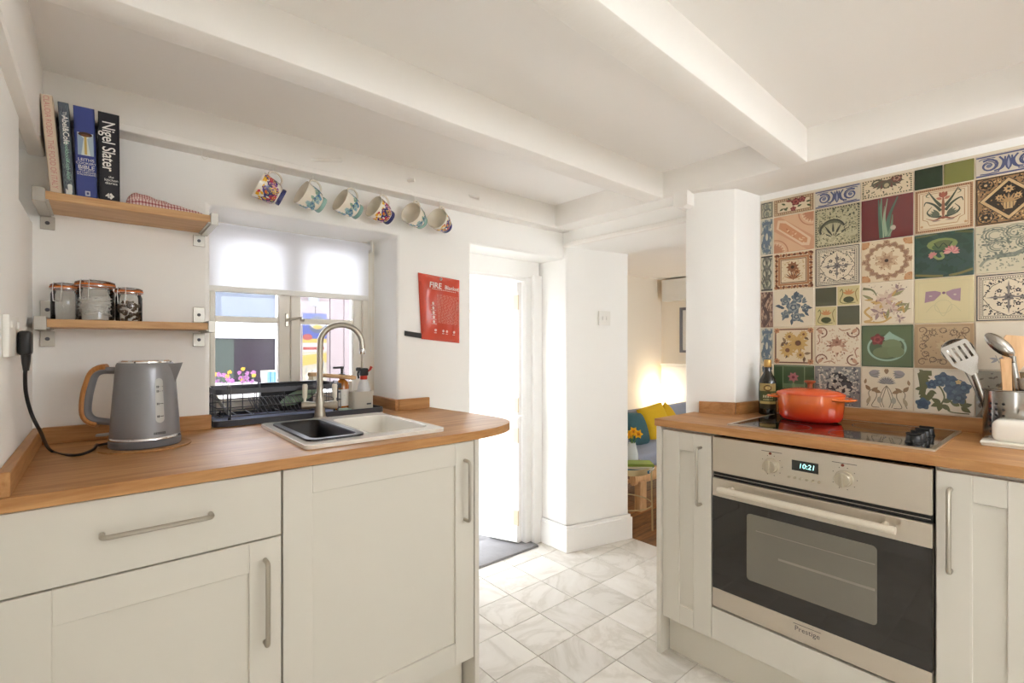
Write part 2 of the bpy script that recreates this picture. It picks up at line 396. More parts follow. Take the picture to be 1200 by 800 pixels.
wall_rear = struct(obj('wall_rear', prism(B(), [(-0.42, 0), (2.5, 0), (2.5, 2.08), (-0.42, 2.08)], -1.45, -1.3, [[(0.95, 1.42), (2.1, 1.42), (2.1, 1.86), (0.95, 1.86)]], mtx=XZ), plaster, smooth=50))  # unseen opening added to bring fill daylight in from behind
fill_lamp_glass = mat('fill_lamp_opal', rgb(255, 248, 236), 0.4, emit=(1.0, 0.97, 0.92, 1), estr=4)
for lx in (0.55, 1.55):  # unseen globe lamps added to brighten the kitchen
    t = thing('added_fill_lamp', 'added unseen opal globe fill lamp under the kitchen ceiling by the rear wall', 'fill lamp', (lx, -0.65, 1.72), 'added opal fill lamps on the kitchen ceiling')
    obj('globe', lathe(B(), [(0.095 * math.cos(R(-90 + k * 12)), 1.815 + 0.095 * math.sin(R(-90 + k * 12))) for k in range(15)], 28, (lx, -0.65, 0)), fill_lamp_glass, t)
    obj('fill_lamp_rose', lathe(B(), [(0.045, 1.905), (0.05, 1.92), (0.05, 1.975), (0, 1.975)], 24, (lx, -0.65, 0)), white_plastic, t)
# floor: grout bed with single marble tiles
def marble():
    m, nt, b = nmat('marble_tile'); L = nt.links; N = nt.nodes.new
    tc = N('ShaderNodeTexCoord'); oi = N('ShaderNodeObjectInfo'); cb = N('ShaderNodeCombineXYZ'); va = N('ShaderNodeVectorMath'); va.operation = 'MULTIPLY_ADD'
    for i in range(3): L.new(oi.outputs['Random'], cb.inputs[i])
    va.inputs[1].default_value = (31, 17, 53); L.new(cb.outputs[0], va.inputs[0]); L.new(tc.outputs['Object'], va.inputs[2])
    n = N('ShaderNodeTexNoise'); n.inputs['Scale'].default_value = 3.2; n.inputs['Detail'].default_value = 9; n.inputs['Distortion'].default_value = 0.9; n.inputs['Roughness'].default_value = 0.6
    L.new(va.outputs[0], n.inputs['Vector'])
    cr = N('ShaderNodeValToRGB'); e = cr.color_ramp.elements
    e[0].position = 0.30; e[0].color = rgb(228, 224, 217); e[1].position = 0.45; e[1].color = rgb(222, 217, 209)
    for p, c in ((0.50, rgb(207, 201, 191)), (0.56, rgb(220, 215, 207)), (0.7, rgb(229, 225, 219))): q = e.new(p); q.color = c
    L.new(n.outputs['Fac'], cr.inputs['Fac'])
    hs = N('ShaderNodeHueSaturation'); mr = N('ShaderNodeMapRange'); mr.inputs['To Min'].default_value = 0.9; mr.inputs['To Max'].default_value = 1.03
    L.new(oi.outputs['Random'], mr.inputs['Value']); L.new(mr.outputs[0], hs.inputs['Value']); L.new(cr.outputs['Color'], hs.inputs['Color']); L.new(hs.outputs['Color'], b.inputs['Base Color'])
    b.inputs['Roughness'].default_value = 0.38
    return m
marble_m = marble()
floor = struct(obj('floor', box(-0.42, 2.52, -1.3, 2.16, -0.12, -0.003), mat('floor_grout', rgb(178, 168, 152), 0.9)))
FX, FY, FP = 1.497, 1.147, 0.2108
fm = {}
i0 = int((XL - FX) / FP) - 1
for i in range(i0, 6):
    for j in range(-12, 6):
        x0, x1 = max(FX + i * FP, XL), min(FX + (i + 1) * FP, 2.52); y0, y1 = max(FY + j * FP, -1.3), min(FY + (j + 1) * FP, 2.155)
        if x1 - x0 < 0.02 or y1 - y0 < 0.02: continue
        k = (round(x1 - x0, 3), round(y1 - y0, 3))
        if k not in fm:
            t = box(-k[0] / 2 + 0.0014, k[0] / 2 - 0.0014, -k[1] / 2 + 0.0014, k[1] / 2 - 0.0014, -0.01, 0, 0.001)
            me = bpy.data.meshes.new('floor_tile'); t.to_mesh(me); t.free(); me.materials.append(marble_m); fm[k] = me
        inst('tile', fm[k], floor, ((x0 + x1) / 2, (y0 + y1) / 2, 0))

# living room seen through the opening
floor_l = struct(obj('floor_living_room', box(2.52, 5.1, 0.3, 3.3, -0.12, -0.004), mat('floor_gap', rgb(50, 36, 24), 0.9)))
pm = {}
rd = random.Random(4)
for j in range(20):
    y0 = 3.15 - (j + 1) * 0.14; xs = [2.52, 2.52 + rd.uniform(0.5, 1.0), 3.5 + rd.uniform(0, 0.8), 4.95]
    for a, b in zip(xs, xs[1:]):
        t = box(-(b - a) / 2 + 0.001, (b - a) / 2 - 0.001, -0.069, 0.069, -0.012, 0, 0.0012)
        me = bpy.data.meshes.new('floor_plank'); t.to_mesh(me); t.free(); me.materials.append(floor_wood)
        inst('plank', me, floor_l, ((a + b) / 2, y0 + 0.07, 0))
warm_wall = mat('living_wall', rgb(238, 230, 216), 0.8, bump=0.1, bscale=9)
struct(obj('wall_living_side', box(2.5, 5.1, 3.15, 3.3, 0, 2.1), warm_wall))
wle = struct(obj('wall_living_end', box(4.95, 5.1, 0.3, 3.15, 0, 2.1), warm_wall))
struct(obj('wall_living_rear', prism(B(), [(2.5, 0), (5.1, 0), (5.1, 2.08), (2.5, 2.08)], 0.15, 0.3, [[(3.3, 0.9), (4.1, 0.9), (4.1, 1.7), (3.3, 1.7)]], mtx=XZ), warm_wall, smooth=50))  # opening added out of view to light the living room
struct(obj('ceiling_living_room', box(2.5, 5.1, 0.3, 3.3, 1.95, 2.08), ceil_m))

# window in the recess
win = sroot('window_1', (0.64, 2.2, 0.9), 'white two-casement window behind the dish rack')
YW0, YW1 = 2.205, 2.25
def wx(u, v=400): return px(u, v, 'y', YW0)
x_l, x_g0, x_g1, x_mid, x_h0, x_h1, x_r = wx(246).x, wx(252.5).x, wx(327).x, wx(340.5).x, wx(352.5).x, wx(414).x, wx(424).x
z_bar0, z_bar1 = 1.292, 1.315
frame_paint = mat('window_paint', rgb(232, 226, 214), 0.4)
bm = B(); bx(bm, 0.285, x_l, YW0, YW1 + 0.03, 0.88, 1.69); bx(bm, x_r, 1.0, YW0 - 0.012, YW1 + 0.03, 0.88, 1.69, 0.003); bx(bm, 0.29, 1.0, YW0, YW1 + 0.03, 0.88, 0.945); bx(bm, 0.29, 1.0, YW0, YW1 + 0.03, 1.668, 1.69)
obj('window_frame', bm, frame_paint, win)
def casement(a, b, ga, gb):
    fr = obj('casement', bx(bx(bx(bx(bx(B(), a, ga, YW0, YW1, 0.94, 1.67, 0.003), gb, b, YW0, YW1, 0.94, 1.67, 0.003), ga, gb, YW0, YW1, 0.94, 0.985, 0.003), ga, gb, YW0, YW1, 1.645, 1.67, 0.003), ga, gb, YW0 + 0.004, YW1 - 0.004, z_bar0, z_bar1, 0.003), frame_paint, win)
    for z0, z1 in ((0.985, z_bar0), (z_bar1, 1.645)): obj('pane', box(ga, gb, YW0 + 0.02, YW0 + 0.023, z0, z1), pane_m, fr)
casement(x_l, x_mid - 0.002, x_g0, x_g1); casement(x_mid + 0.002, x_r, x_h0, x_h1)
bm = B(); c = px(342, 375, 'y', YW0)
bx(bm, c.x - 0.028, c.x - 0.014, YW0 - 0.008, YW0, c.z - 0.028, c.z + 0.028, 0.002); tube(bm, [c + Vector((-0.02, -0.008, 0)), c + Vector((-0.02, -0.03, 0.0)), c + Vector((0.0, -0.034, 0.004)), c + Vector((0.03, -0.03, 0.012))], [0.006, 0.006, 0.005, 0.004]); lathe(bm, [(0, -0.01), (0.008, -0.006), (0.01, 0), (0.008, 0.006), (0, 0.01)], 10, c + Vector((0.034, -0.03, 0.0)))
obj('window_latch', bm, nickel, win)
# roller blind
bl_fabric, nt, b_ = nmat('blind_fabric')
nt.nodes.clear(); N = nt.nodes.new; o_ = N('ShaderNodeOutputMaterial'); d_ = N('ShaderNodeBsdfDiffuse'); t_ = N('ShaderNodeBsdfTranslucent'); m_ = N('ShaderNodeMixShader')
d_.inputs['Color'].default_value = rgb(244, 243, 242); t_.inputs['Color'].default_value = rgb(248, 248, 250); m_.inputs[0].default_value = 0.8
nt.links.new(d_.outputs[0], m_.inputs[1]); nt.links.new(t_.outputs[0], m_.inputs[2]); nt.links.new(m_.outputs[0], o_.inputs['Surface'])
bl = thing('roller_blind', 'white fabric roller blind pulled halfway down over the window', 'blind', (0.63, 2.15, 1.40))
XC = Matrix.Rotation(R(90), 4, 'Y')
bx0, bx1 = 0.30, 0.945
obj('roller', lathe(B(), [(0, 0), (0.016, 0), (0.016, bx1 + 0.012 - bx0), (0, bx1 + 0.012 - bx0)], 16, (bx0, 2.155, 1.657), XC), bl_fabric, bl)
obj('fabric', box(bx0, bx1, 2.139, 2.1405, 1.425, 1.66), bl_fabric, bl)
obj('bottom_bar', box(bx0, bx1, 2.135, 2.145, 1.404, 1.427, 0.003), white_plastic, bl)
bm = B(); bx(bm, bx1 + 0.012, bx1 + 0.018, 2.13, 2.18, 1.63, 1.686, 0.002); lathe(bm, [(0, 0), (0.015, 0), (0.015, 0.014), (0, 0.014)], 14, (bx1 + 0.002, 2.155, 1.657), XC)
obj('end_bracket', bm, white_plastic, bl)
obj('chain', tube(B(), spline([(bx1 + 0.012, 2.137, 1.657), (bx1 + 0.012, 2.135, 1.5), (bx1 + 0.014, 2.137, 1.2), (bx1 + 0.012, 2.15, 1.19), (bx1 + 0.013, 2.165, 1.3), (bx1 + 0.012, 2.172, 1.657)], 6), 0.0015, 6), white_plastic, bl)

# front door: frame, two stable-door leaves standing open to the outside
dr = sroot('door_1', (1.95, 2.17, 0), 'white stable door standing open to the outside')
bm = B(); bx(bm, 1.94, 2.06, 2.155, 2.25, 0, 1.61, 0.004); bx(bm, 1.39, 2.0, 2.16, 2.25, 1.585, 1.62, 0.003); bx(bm, 1.985, 2.055, 2.13, 2.16, 0, 1.62, 0.003)
obj('door_frame', bm, gloss_white, dr)
HX, HYY = 1.915, 2.175
ld = Vector((-0.38, 0.92, 0)).normalized(); ln = Vector((-0.92, -0.38, 0)).normalized()     # along the leaf, inner face normal
LM = Matrix(((ld.x, ln.x, 0, HX), (ld.y, ln.y, 0, HYY), (0, 0, 1, 0), (0, 0, 0, 1)))
def leaf(z0, z1, ledges):
    o = obj('door_leaf', box(0, 0.60, -0.02, 0.02, z0, z1, 0.003, mtx=LM), gloss_white, dr)
    for a, b in ledges: obj('rail', box(0.004, 0.598, 0.018, 0.03, a, b, 0.003, mtx=LM), gloss_white, o)
    for k in range(1, 5): obj('board_bead', box(0.12 * k - 0.004, 0.12 * k + 0.004, 0.018, 0.0215, z0 + 0.01, z1 - 0.01, 0.0015, mtx=LM), gloss_white, o)
    return o
lo = leaf(0.02, 0.77, ((0.025, 0.14), (0.69, 0.765))); up = leaf(0.778, 1.575, ((0.782, 0.86), (1.38, 1.572)))
brass = mat('painted_hinge', rgb(222, 206, 182), 0.45, 0.1)
for z in (0.13, 0.62): 
    bm = B(); bx(bm, 0.0, 0.03, 0.03, 0.033, z, z + 0.085, mtx=LM); tube(bm, [(HX + ln.x * 0.033, HYY + ln.y * 0.033, z), (HX + ln.x * 0.033, HYY + ln.y * 0.033, z + 0.085)], 0.006); obj('hinge', bm, brass, lo)
for z in (0.80, 1.41):
    bm = B(); bx(bm, 0.0, 0.03, 0.03, 0.033, z, z + 0.085, mtx=LM); tube(bm, [(HX + ln.x * 0.033, HYY + ln.y * 0.033, z), (HX + ln.x * 0.033, HYY + ln.y * 0.033, z + 0.085)], 0.006); obj('hinge', bm, brass, up)
hk = LM @ Vector((0.34, 0.03, 1.41))
bm = lathe(B(), [(0, 0), (0.018, 0.001), (0.016, 0.006), (0, 0.008)], 14, hk, Matrix.Rotation(R(90), 4, 'X') @ Matrix.Rotation(0, 4, 'Z'))
tube(bm, spline([hk + ln * 0.01, hk + ln * 0.014 + Vector((0, 0, -0.05)), hk + ln * 0.02 + Vector((-0.01, 0, -0.078)), hk + ln * 0.03 + Vector((-0.026, 0, -0.07)), hk + ln * 0.034 + Vector((-0.03, 0, -0.055))], 5), 0.0028, 7)
obj('door_hook', bm, nickel, up)
slate = mat('slate_paving', rgb(132, 130, 132), 0.6, bump=0.4, bscale=18, var=0.25, vscale=9)
trim = struct(obj('trim_threshold', box(1.395, 1.985, 2.09, 2.36, -0.01, 0.014, 0.006, 2), slate))
ground = struct(obj('ground_outside', box(-3, 5.0, 2.36, 5.2, -0.15, -0.03), mat('paving_bed', rgb(214, 210, 204), 0.9)))
for i in range(6):
    for j in range(2):
        a, b = 0.2 + i * 0.42 + 0.1 * (j % 2), 2.37 + j * 0.4
        obj('paving_slab', box(a + 0.004, a + 0.41, b + 0.004, b + 0.39, -0.06, -0.012 + 0.003 * ((i * 7 + j * 3) % 4), 0.005), slate, ground)

# house across the lane, seen through the window and above the door leaf
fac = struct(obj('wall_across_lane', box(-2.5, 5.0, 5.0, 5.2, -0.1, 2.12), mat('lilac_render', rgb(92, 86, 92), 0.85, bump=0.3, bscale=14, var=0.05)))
def fx(u, v=400, y=4.98): return px(u, v, 'y', y)
wd = thing('neighbour_window', 'white framed dark window of the house across the lane', 'window', (0.9, 4.96, 0.6))
a, b = fx(235).x, fx(322).x
zt, zb, zm = 1.75, 0.65, 1.32
bm = B(); bx(bm, a - 0.07, a, 4.93, 5.0, zb - 0.06, zt + 0.08, 0.004); bx(bm, b, b + 0.08, 4.93, 5.0, zb - 0.06, zt + 0.08, 0.004); bx(bm, a, b, 4.93, 5.0, zt, zt + 0.08); bx(bm, a - 0.12, b + 0.12, 4.88, 5.0, zb - 0.12, zb, 0.006); bx(bm, a, b, 4.94, 5.0, zm - 0.06, zm + 0.12, 0.004)
obj('window_frame', bm, mat('weathered_white', rgb(190, 190, 192), 0.6), wd)
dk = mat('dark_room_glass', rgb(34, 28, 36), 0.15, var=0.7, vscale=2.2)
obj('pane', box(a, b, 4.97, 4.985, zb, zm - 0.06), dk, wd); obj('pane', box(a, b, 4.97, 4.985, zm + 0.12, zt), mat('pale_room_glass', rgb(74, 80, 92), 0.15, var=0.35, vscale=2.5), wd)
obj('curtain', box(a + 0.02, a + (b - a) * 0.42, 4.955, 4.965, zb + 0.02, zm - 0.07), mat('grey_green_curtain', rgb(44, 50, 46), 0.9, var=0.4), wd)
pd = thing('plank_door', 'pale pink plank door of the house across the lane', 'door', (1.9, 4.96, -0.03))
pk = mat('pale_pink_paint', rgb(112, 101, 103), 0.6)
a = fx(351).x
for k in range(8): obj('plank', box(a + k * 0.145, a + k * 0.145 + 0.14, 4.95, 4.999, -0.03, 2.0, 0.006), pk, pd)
c = fx(367, 345, 4.9)
la = thing('wall_lantern', 'small grey lantern fixed above the painted poster', 'lantern', (c.x, 4.95, c.z - 0.05))
bm = B(); lathe(bm, [(0, 0.11), (0.03, 0.09), (0.065, 0.06), (0.065, 0.05), (0.05, 0.05)], 6, (c.x, 4.86, c.z)); tube(bm, spline([(c.x, 4.96, c.z + 0.02), (c.x, 4.93, c.z + 0.16), (c.x, 4.88, c.z + 0.16), (c.x, 4.86, c.z + 0.1)], 6), 0.008, 6)
for k in range(6): tube(bm, [(c.x + 0.052 * math.cos(k * PI / 3), 4.86 + 0.052 * math.sin(k * PI / 3), c.z + 0.05), (c.x + 0.036 * math.cos(k * PI / 3), 4.86 + 0.036 * math.sin(k * PI / 3), c.z - 0.1)], 0.005, 5)
lathe(bm, [(0, -0.1), (0.04, -0.1), (0.04, -0.115), (0, -0.12)], 6, (c.x, 4.86, c.z)); bx(bm, c.x - 0.03, c.x + 0.03, 4.94, 4.955, c.z - 0.06, c.z + 0.06, 0.004)
obj('cage', bm, mat('lantern_grey', rgb(130, 134, 138), 0.5, 0.5), la); obj('glass', lathe(B(), [(0.03, -0.1), (0.046, 0.05)], 6, (c.x, 4.86, c.z)), jar_glass, la)
c0, c1 = fx(352.5, 460), fx(380.5, 368)
po = tag(obj('poster', box(c0.x, c1.x, 4.925, 4.94, c0.z, c1.z), mat('poster_paper', rgb(116, 110, 98), 0.8), None, ((c0.x + c1.x) / 2, 4.93, c0.z)), 'tall bright poster of blue, red and yellow shapes pinned to the plank door', 'poster')
A = Art(lambda s, t, l: (c0.x + s * (c1.x - c0.x), 4.925 - l * 5, c0.z + t * (c1.z - c0.z)))
blu, red_, yel, wht = rgb(28, 40, 92), rgb(98, 30, 26), rgb(118, 98, 40), rgb(124, 120, 117)
A.rect(0, 0.66, 1, 1, blu); A.ell(0.62, 0.86, 0.36, 0.09, rgb(124, 120, 117)); A.ring(0.62, 0.86, 0.34, 0.05, rgb(40, 44, 60), ry=0.085); A.ell(0.6, 0.88, 0.15, 0.03, blu); A.ell(0.62, 0.83, 0.2, 0.03, yel); A.rect(0, 0.63, 1, 0.68, yel); A.rect(0, 0.52, 1, 0.62, wht)
A.rect(0.02, 0.54, 0.9, 0.575, red_); A.ell(0.2, 0.7, 0.2, 0.04, red_); A.poly([(0, 0.34), (1, 0.38), (1, 0.5), (0, 0.47)], yel); A.ell(0.5, 0.2, 0.4, 0.1, rgb(128, 124, 112)); A.blobs(20, 3, 0.07, rgb(96, 96, 92), y1=0.3)
A.build('print', print_m, po)

# ================================================================== LEFT RUN OF UNITS
FACE = 1.322
def handle(bm, p0, p1, out, r=0.0055):
    """round bar handle standing on two bent ends"""
    p0, p1, out = Vector(p0), Vector(p1), Vector(out)
    tube(bm, round_path([p0, p0 + out, p1 + out, p1], 0.012, 5), r, 10)
    return bm
def shaker_y(cabinet, x0, x1, z0, z1, st, hd):
    """shaker door facing -y"""
    d = obj('door', box(x0 + 0.01, x1 - 0.01, FACE + 0.008, FACE + 0.02, z0 + 0.01, z1 - 0.01), cab, cabinet)
    for a, b in ((x0, x0 + st), (x1 - st, x1)): obj('stile', box(a, b, FACE, FACE + 0.02, z0, z1, 0.0012), cab, d)
    for a, b in ((z0, z0 + st), (z1 - st, z1)): obj('rail', box(x0 + st, x1 - st, FACE + 0.0003, FACE + 0.02, a, b, 0.0012), cab, d)
    obj('handle', handle(B(), (hd[0], FACE, hd[1]), (hd[0], FACE, hd[2]), (0, -0.03, 0)), nickel, d)['label'] = 'brushed nickel bar handle'
c1 = thing('drawer_cabinet', 'cream base unit with a wide drawer over a panelled door, against the left wall', 'cabinet', (0.1, 1.6, 0))
obj('body', box(XL + 0.002, 0.353, FACE + 0.022, W - 0.01, 0.15, 0.883), cab_dark, c1)
dw = obj('drawer', box(XL + 0.003, 0.351, FACE, FACE + 0.02, 0.717, 0.879, 0.0015), cab, c1)
obj('handle', handle(B(), (0.002, FACE, 0.805), (0.196, FACE, 0.805), (0, -0.03, 0)), nickel, dw)['label'] = 'brushed nickel bar handle'
shaker_y(c1, XL + 0.003, 0.351, 0.152, 0.713, 0.073, (0.313, 0.459, 0.663))
obj('plinth', box(XL + 0.002, 0.354, 1.385, 1.40, 0, 0.15), cab_dark, c1)
c2 = thing('sink_cabinet', 'cream base unit with one tall panelled door under the sink', 'cabinet', (0.65, 1.6, 0))
bm = B(); bx(bm, 0.355, 0.372, FACE + 0.022, W - 0.01, 0.15, 0.883); bx(bm, 0.372, 0.956, W - 0.03, W - 0.01, 0.15, 0.883); bx(bm, 0.372, 0.956, FACE + 0.022, W - 0.03, 0.15, 0.168)
obj('body', bm, cab_dark, c2)
shaker_y(c2, 0.356, 0.9555, 0.152, 0.879, 0.073, (0.918, 0.623, 0.818))
obj('plinth', box(0.355, 0.95, 1.385, 1.40, 0, 0.15), cab_dark, c2)
obj('end_panel', box(0.957, 0.975, 1.318, W - 0.01, 0, 0.883, 0.001), cab, c2)

# worktop with the rounded peninsula end, running into the window recess, with a cut-out for the sink
SX0, SX1, SY0, SY1 = 0.427, 0.878, 1.372, 1.872
outl = [(XL + 0.001, 1.305), (0.86, 1.305)]
outl += [(p.x, p.y) for p in spline([(0.90, 1.305, 0), (1.0, 1.312, 0), (1.09, 1.336, 0), (1.16, 1.378, 0), (1.198, 1.44, 0), (1.208, 1.53, 0), (1.200, 1.66, 0), (1.18, 1.80, 0), (1.165, 1.954, 0)], 4)]
outl += [(0.997, 1.954), (0.997, 2.204), (0.289, 2.204), (0.289, 1.954), (XL + 0.001, 1.954)]
wt = thing('left_worktop', 'oak worktop with a rounded end holding the sink', 'worktop', (0.5, 1.63, 0.884))
o = obj('slab', prism(B(), outl, 0.884, WT, [[(SX0 + 0.02, SY0 + 0.02), (SX1 - 0.02, SY0 + 0.02), (SX1 - 0.02, SY1 - 0.02), (SX0 + 0.02, SY1 - 0.02)]]), oak_x, wt); bevel_mod(o, 0.0025, 2)
UH = WT + 0.048
obj('upstand', box(XL + 0.001, XL + 0.02, 1.31, W - 0.002, WT, UH, 0.0015), oak_y, wt)
obj('upstand', box(XL + 0.021, 0.290, W - 0.02, W - 0.001, WT, UH, 0.0015), oak_x, wt)
obj('upstand', box(0.978, 0.996, W - 0.02, 2.19, WT, UH, 0.0015), oak_y, wt)
obj('upstand', box(0.997, 1.150, W - 0.02, W - 0.001, WT, UH, 0.0015), oak_x, wt)

# ================================================================== RIGHT RUN OF UNITS
FR = 1.668
def shaker_x(cabinet, y0, y1, z0, z1, st, hd):
    d = obj('door', box(FR + 0.008, FR + 0.02, y0 + 0.01, y1 - 0.01, z0 + 0.01, z1 - 0.01), cab, cabinet)
    for a, b in ((y0, y0 + st), (y1 - st, y1)): obj('stile', box(FR, FR + 0.02, a, b, z0, z1, 0.0012), cab, d)
    for a, b in ((z0, z0 + st), (z1 - st, z1)): obj('rail', box(FR + 0.0003, FR + 0.02, y0 + st, y1 - st, a, b, 0.0012), cab, d)
    obj('handle', handle(B(), (FR, hd[0], hd[1]), (FR, hd[0], hd[2]), (-0.03, 0, 0)), nickel, d)['label'] = 'brushed nickel bar handle'
XB = 2.19
c3 = thing('narrow_cabinet', 'narrow cream base unit between the oven and the open doorway', 'cabinet', (1.9, 0.96, 0))
obj('body', box(FR + 0.022, 1.94, 0.858, 1.055, 0.15, 0.883), cab_dark, c3)
shaker_x(c3, 0.859, 1.056, 0.148, 0.872, 0.069, (0.899, 0.62, 0.826))
obj('end_panel', box(1.658, 1.95, 1.058, 1.077, 0, 0.883, 0.001), cab, c3)
obj('plinth', box(1.718, 1.735, 0.858, 1.056, 0, 0.148), cab_dark, c3)
c4 = thing('oven_housing', 'cream housing panel and plinth under the built-in oven', 'cabinet', (1.9, 0.55, 0))
bm = B(); bx(bm, FR + 0.03, XB, 0.247, 0.252, 0.15, 0.883); bx(bm, FR + 0.03, XB, 0.853, 0.858, 0.15, 0.883); bx(bm, FR + 0.03, XB, 0.252, 0.853, 0.15, 0.165); bx(bm, XB - 0.02, XB, 0.252, 0.853, 0.165, 0.883)
obj('body', bm, cab_dark, c4)
obj('filler_panel', box(FR, FR + 0.018, 0.249, 0.857, 0.15, 0.262, 0.0012), cab, c4); obj('plinth', box(1.718, 1.735, 0.247, 0.858, 0, 0.148), cab_dark, c4)
c5 = thing('tall_door_cabinet', 'narrow cream base unit on the utensil pot side of the oven', 'cabinet', (1.9, 0.14, 0))
obj('body', box(FR + 0.022, XB, 0.045, 0.246, 0.15, 0.883), cab_dark, c5); shaker_x(c5, 0.046, 0.246, 0.148, 0.872, 0.069, (0.218, 0.62, 0.829)); obj('plinth', box(1.718, 1.735, 0.045, 0.247, 0, 0.148), cab_dark, c5)
c6 = thing('wide_cabinet', 'wide cream base unit past the utensil pot', 'cabinet', (1.9, -0.26, 0))
obj('body', box(FR + 0.022, XB, -0.56, 0.043, 0.15, 0.883), cab_dark, c6); shaker_x(c6, -0.559, 0.043, 0.148, 0.872, 0.069, (-0.51, 0.62, 0.829)); obj('plinth', box(1.718, 1.735, -0.56, 0.045, 0, 0.148), cab_dark, c6)
wr = thing('right_worktop', 'oak worktop carrying the hob in front of the patterned tiles', 'worktop', (1.9, 0.3, 0.884))
o = obj('slab', prism(B(), [(1.655, -0.6), (2.199, -0.6), (2.199, 0.905), (2.015, 0.93), (1.95, 1.058), (1.95, 1.083), (1.655, 1.085)], 0.884, WT), oak_y, wr); bevel_mod(o, 0.0025, 2)
def upst(pts, m):
    (a, b), (c, d) = pts; v = Vector((c - a, d - b)).normalized(); n = Vector((v.y, -v.x)) * 0.018
    return obj('upstand', prism(B(), [(a, b), (c, d), (c + n.x, d + n.y), (a + n.x, b + n.y)], WT, UH), m, wr)
upst(((2.199, 0.905), (2.199, -0.6)), oak_y)
upst(((2.014, 0.931), (2.18, 0.908)), oak_x); upst(((1.953, 1.060), (2.018, 0.935)), oak_y)

# ================================================================== OVEN AND HOB
OX = 1.664
ov = thing('built_in_oven', 'stainless steel built-in oven with a dark glass door under the hob', 'oven', (1.9, 0.553, 0.271))
OY0, OY1 = 0.253, 0.853
cp = obj('control_panel', box(OX, OX + 0.02, OY0, OY1, 0.750, 0.874, 0.002), steel_y, ov)
obj('cavity', box(OX + 0.035, XB - 0.03, OY0 + 0.01, OY1 - 0.01, 0.28, 0.872), black_plastic, ov)
gap = obj('vent_gap', box(OX + 0.012, OX + 0.03, OY0, OY1, 0.726, 0.752), black_plastic, ov)
bm = B(); bx(bm, OX + 0.004, OX + 0.006, OY0 + 0.004, OY1 - 0.004, 0.7385, 0.7400); obj('vent_strip', bm, steel_y, gap)
dr_ = obj('oven_door', box(OX + 0.002, OX + 0.03, OY0, OY1, 0.3365, 0.6645), black_gloss, ov)
obj('top_strip', box(OX, OX + 0.03, OY0, OY1, 0.664, 0.728, 0.0015), steel_y, dr_)
obj('bottom_strip', box(OX, OX + 0.03, OY0, OY1, 0.272, 0.337, 0.0015), steel_y, dr_)
smoke = mat('smoked_glass', rgb(118, 113, 102), 0.05, coat=0.5)
wy0, wy1, wz0, wz1 = 0.372, 0.733, 0.408, 0.632
YZ = lambda x: Matrix(((0, 0, 1, x), (1, 0, 0, 0), (0, 1, 0, 0), (0, 0, 0, 1)))
obj('inner_window', prism(B(), rrect(wy0, wy1, wz0, wz1, 0.012), 0, 0.0012, mtx=YZ(OX + 0.0009)), smoke, dr_)
bm = B(); bx(bm, OX + 0.0002, OX + 0.001, wy0 + 0.005, wy1 - 0.03, 0.579, 0.582); bx(bm, OX + 0.0002, OX + 0.001, wy0 + 0.005, wy1 - 0.10, 0.505, 0.512); obj('shelf_rack', bm, mat('rack_wire', rgb(150, 144, 132), 0.4, 0.6), dr_)
bm = B(); tube(bm, [(OX - 0.042, 0.322, 0.702), (OX - 0.042, 0.812, 0.702)], 0.0105, 14)
for y in (0.352, 0.782): tube(bm, [(OX, y, 0.702), (OX - 0.042, y, 0.702)], 0.008, 10)
obj('handle', bm, mat('satin_handle', rgb(226, 217, 200), 0.36, 0.35), dr_)['label'] = 'satin steel bar handle'
kn_m = mat('satin_knob', rgb(188, 178, 158), 0.34, 0.55)
for y in (0.653, 0.451):
    k = obj('knob', lathe(B(), [(0.0, -0.0), (0.024, 0), (0.024, 0.004), (0.021, 0.006), (0.0205, 0.024), (0.019, 0.026), (0, 0.026)], 24, (OX, y, 0.808), Matrix.Rotation(R(-90), 4, 'Y')), kn_m, ov)
    obj('grip', box(OX - 0.033, OX - 0.02, y - 0.005, y + 0.005, 0.787, 0.829, 0.002), kn_m, k)
    obj('indicator_light', lathe(B(), [(0, 0), (0.0045, 0), (0.004, 0.002), (0, 0.003)], 12, (OX, y + 0.004, 0.846), Matrix.Rotation(R(-90), 4, 'Y')), mat('amber_lens', rgb(120, 50, 30), 0.3) if y > 0.6 else MATS['amber_lens'], ov)
    a = Art(lambda s, t, l, y=y: (OX - l, y - (s - 0.5) * 0.09, 0.808 + (t - 0.5) * 0.09)); ink = rgb(70, 66, 60)
    a.hold = True
    for q in range(9): th = R(-60 + q * 37.5); a.ell(0.5 + 0.36 * math.sin(th), 0.5 + 0.36 * math.cos(th), 0.016, 0.016, ink, n=8)
    a.rect(0.15, 0.98, 0.85, 1.0, ink); a.build('dial_marks', print_m, cp, True)
dsp = obj('display', box(OX - 0.001, OX + 0.004, 0.518, 0.592, 0.806, 0.838), black_gloss, ov)
MX = lambda x, y, z: frame_mtx((x, y, z), (0, -1, 0), (0, 0, 1))       # lettering on a face that looks to -x
lcd = mat('lcd_digits', rgb(190, 240, 235), 0.4, emit=rgb(150, 235, 228), estr=0.9)
text('digits', '10:21', 0.021, lcd, dsp, MX(OX - 0.0016, 0.550, 0.822), bold=0.0002, shear=0.15)
for k in range(6): obj('button', lathe(B(), [(0, 0), (0.0042, 0), (0.0042, 0.005), (0.0035, 0.0065), (0, 0.007)], 12, (OX, 0.600 - k * 0.0168, 0.783), Matrix.Rotation(R(-90), 4, 'Y')), kn_m, ov)
ink_m = mat('dark_ink', rgb(74, 68, 74), 0.5)
pl = obj('badge_line', box(OX - 0.0006, OX, 0.511, 0.588, 0.3245, 0.3258), ink_m, dr_)
text('badge', 'Prestige', 0.022, ink_m, dr_, MX(OX - 0.0004, 0.549, 0.311))

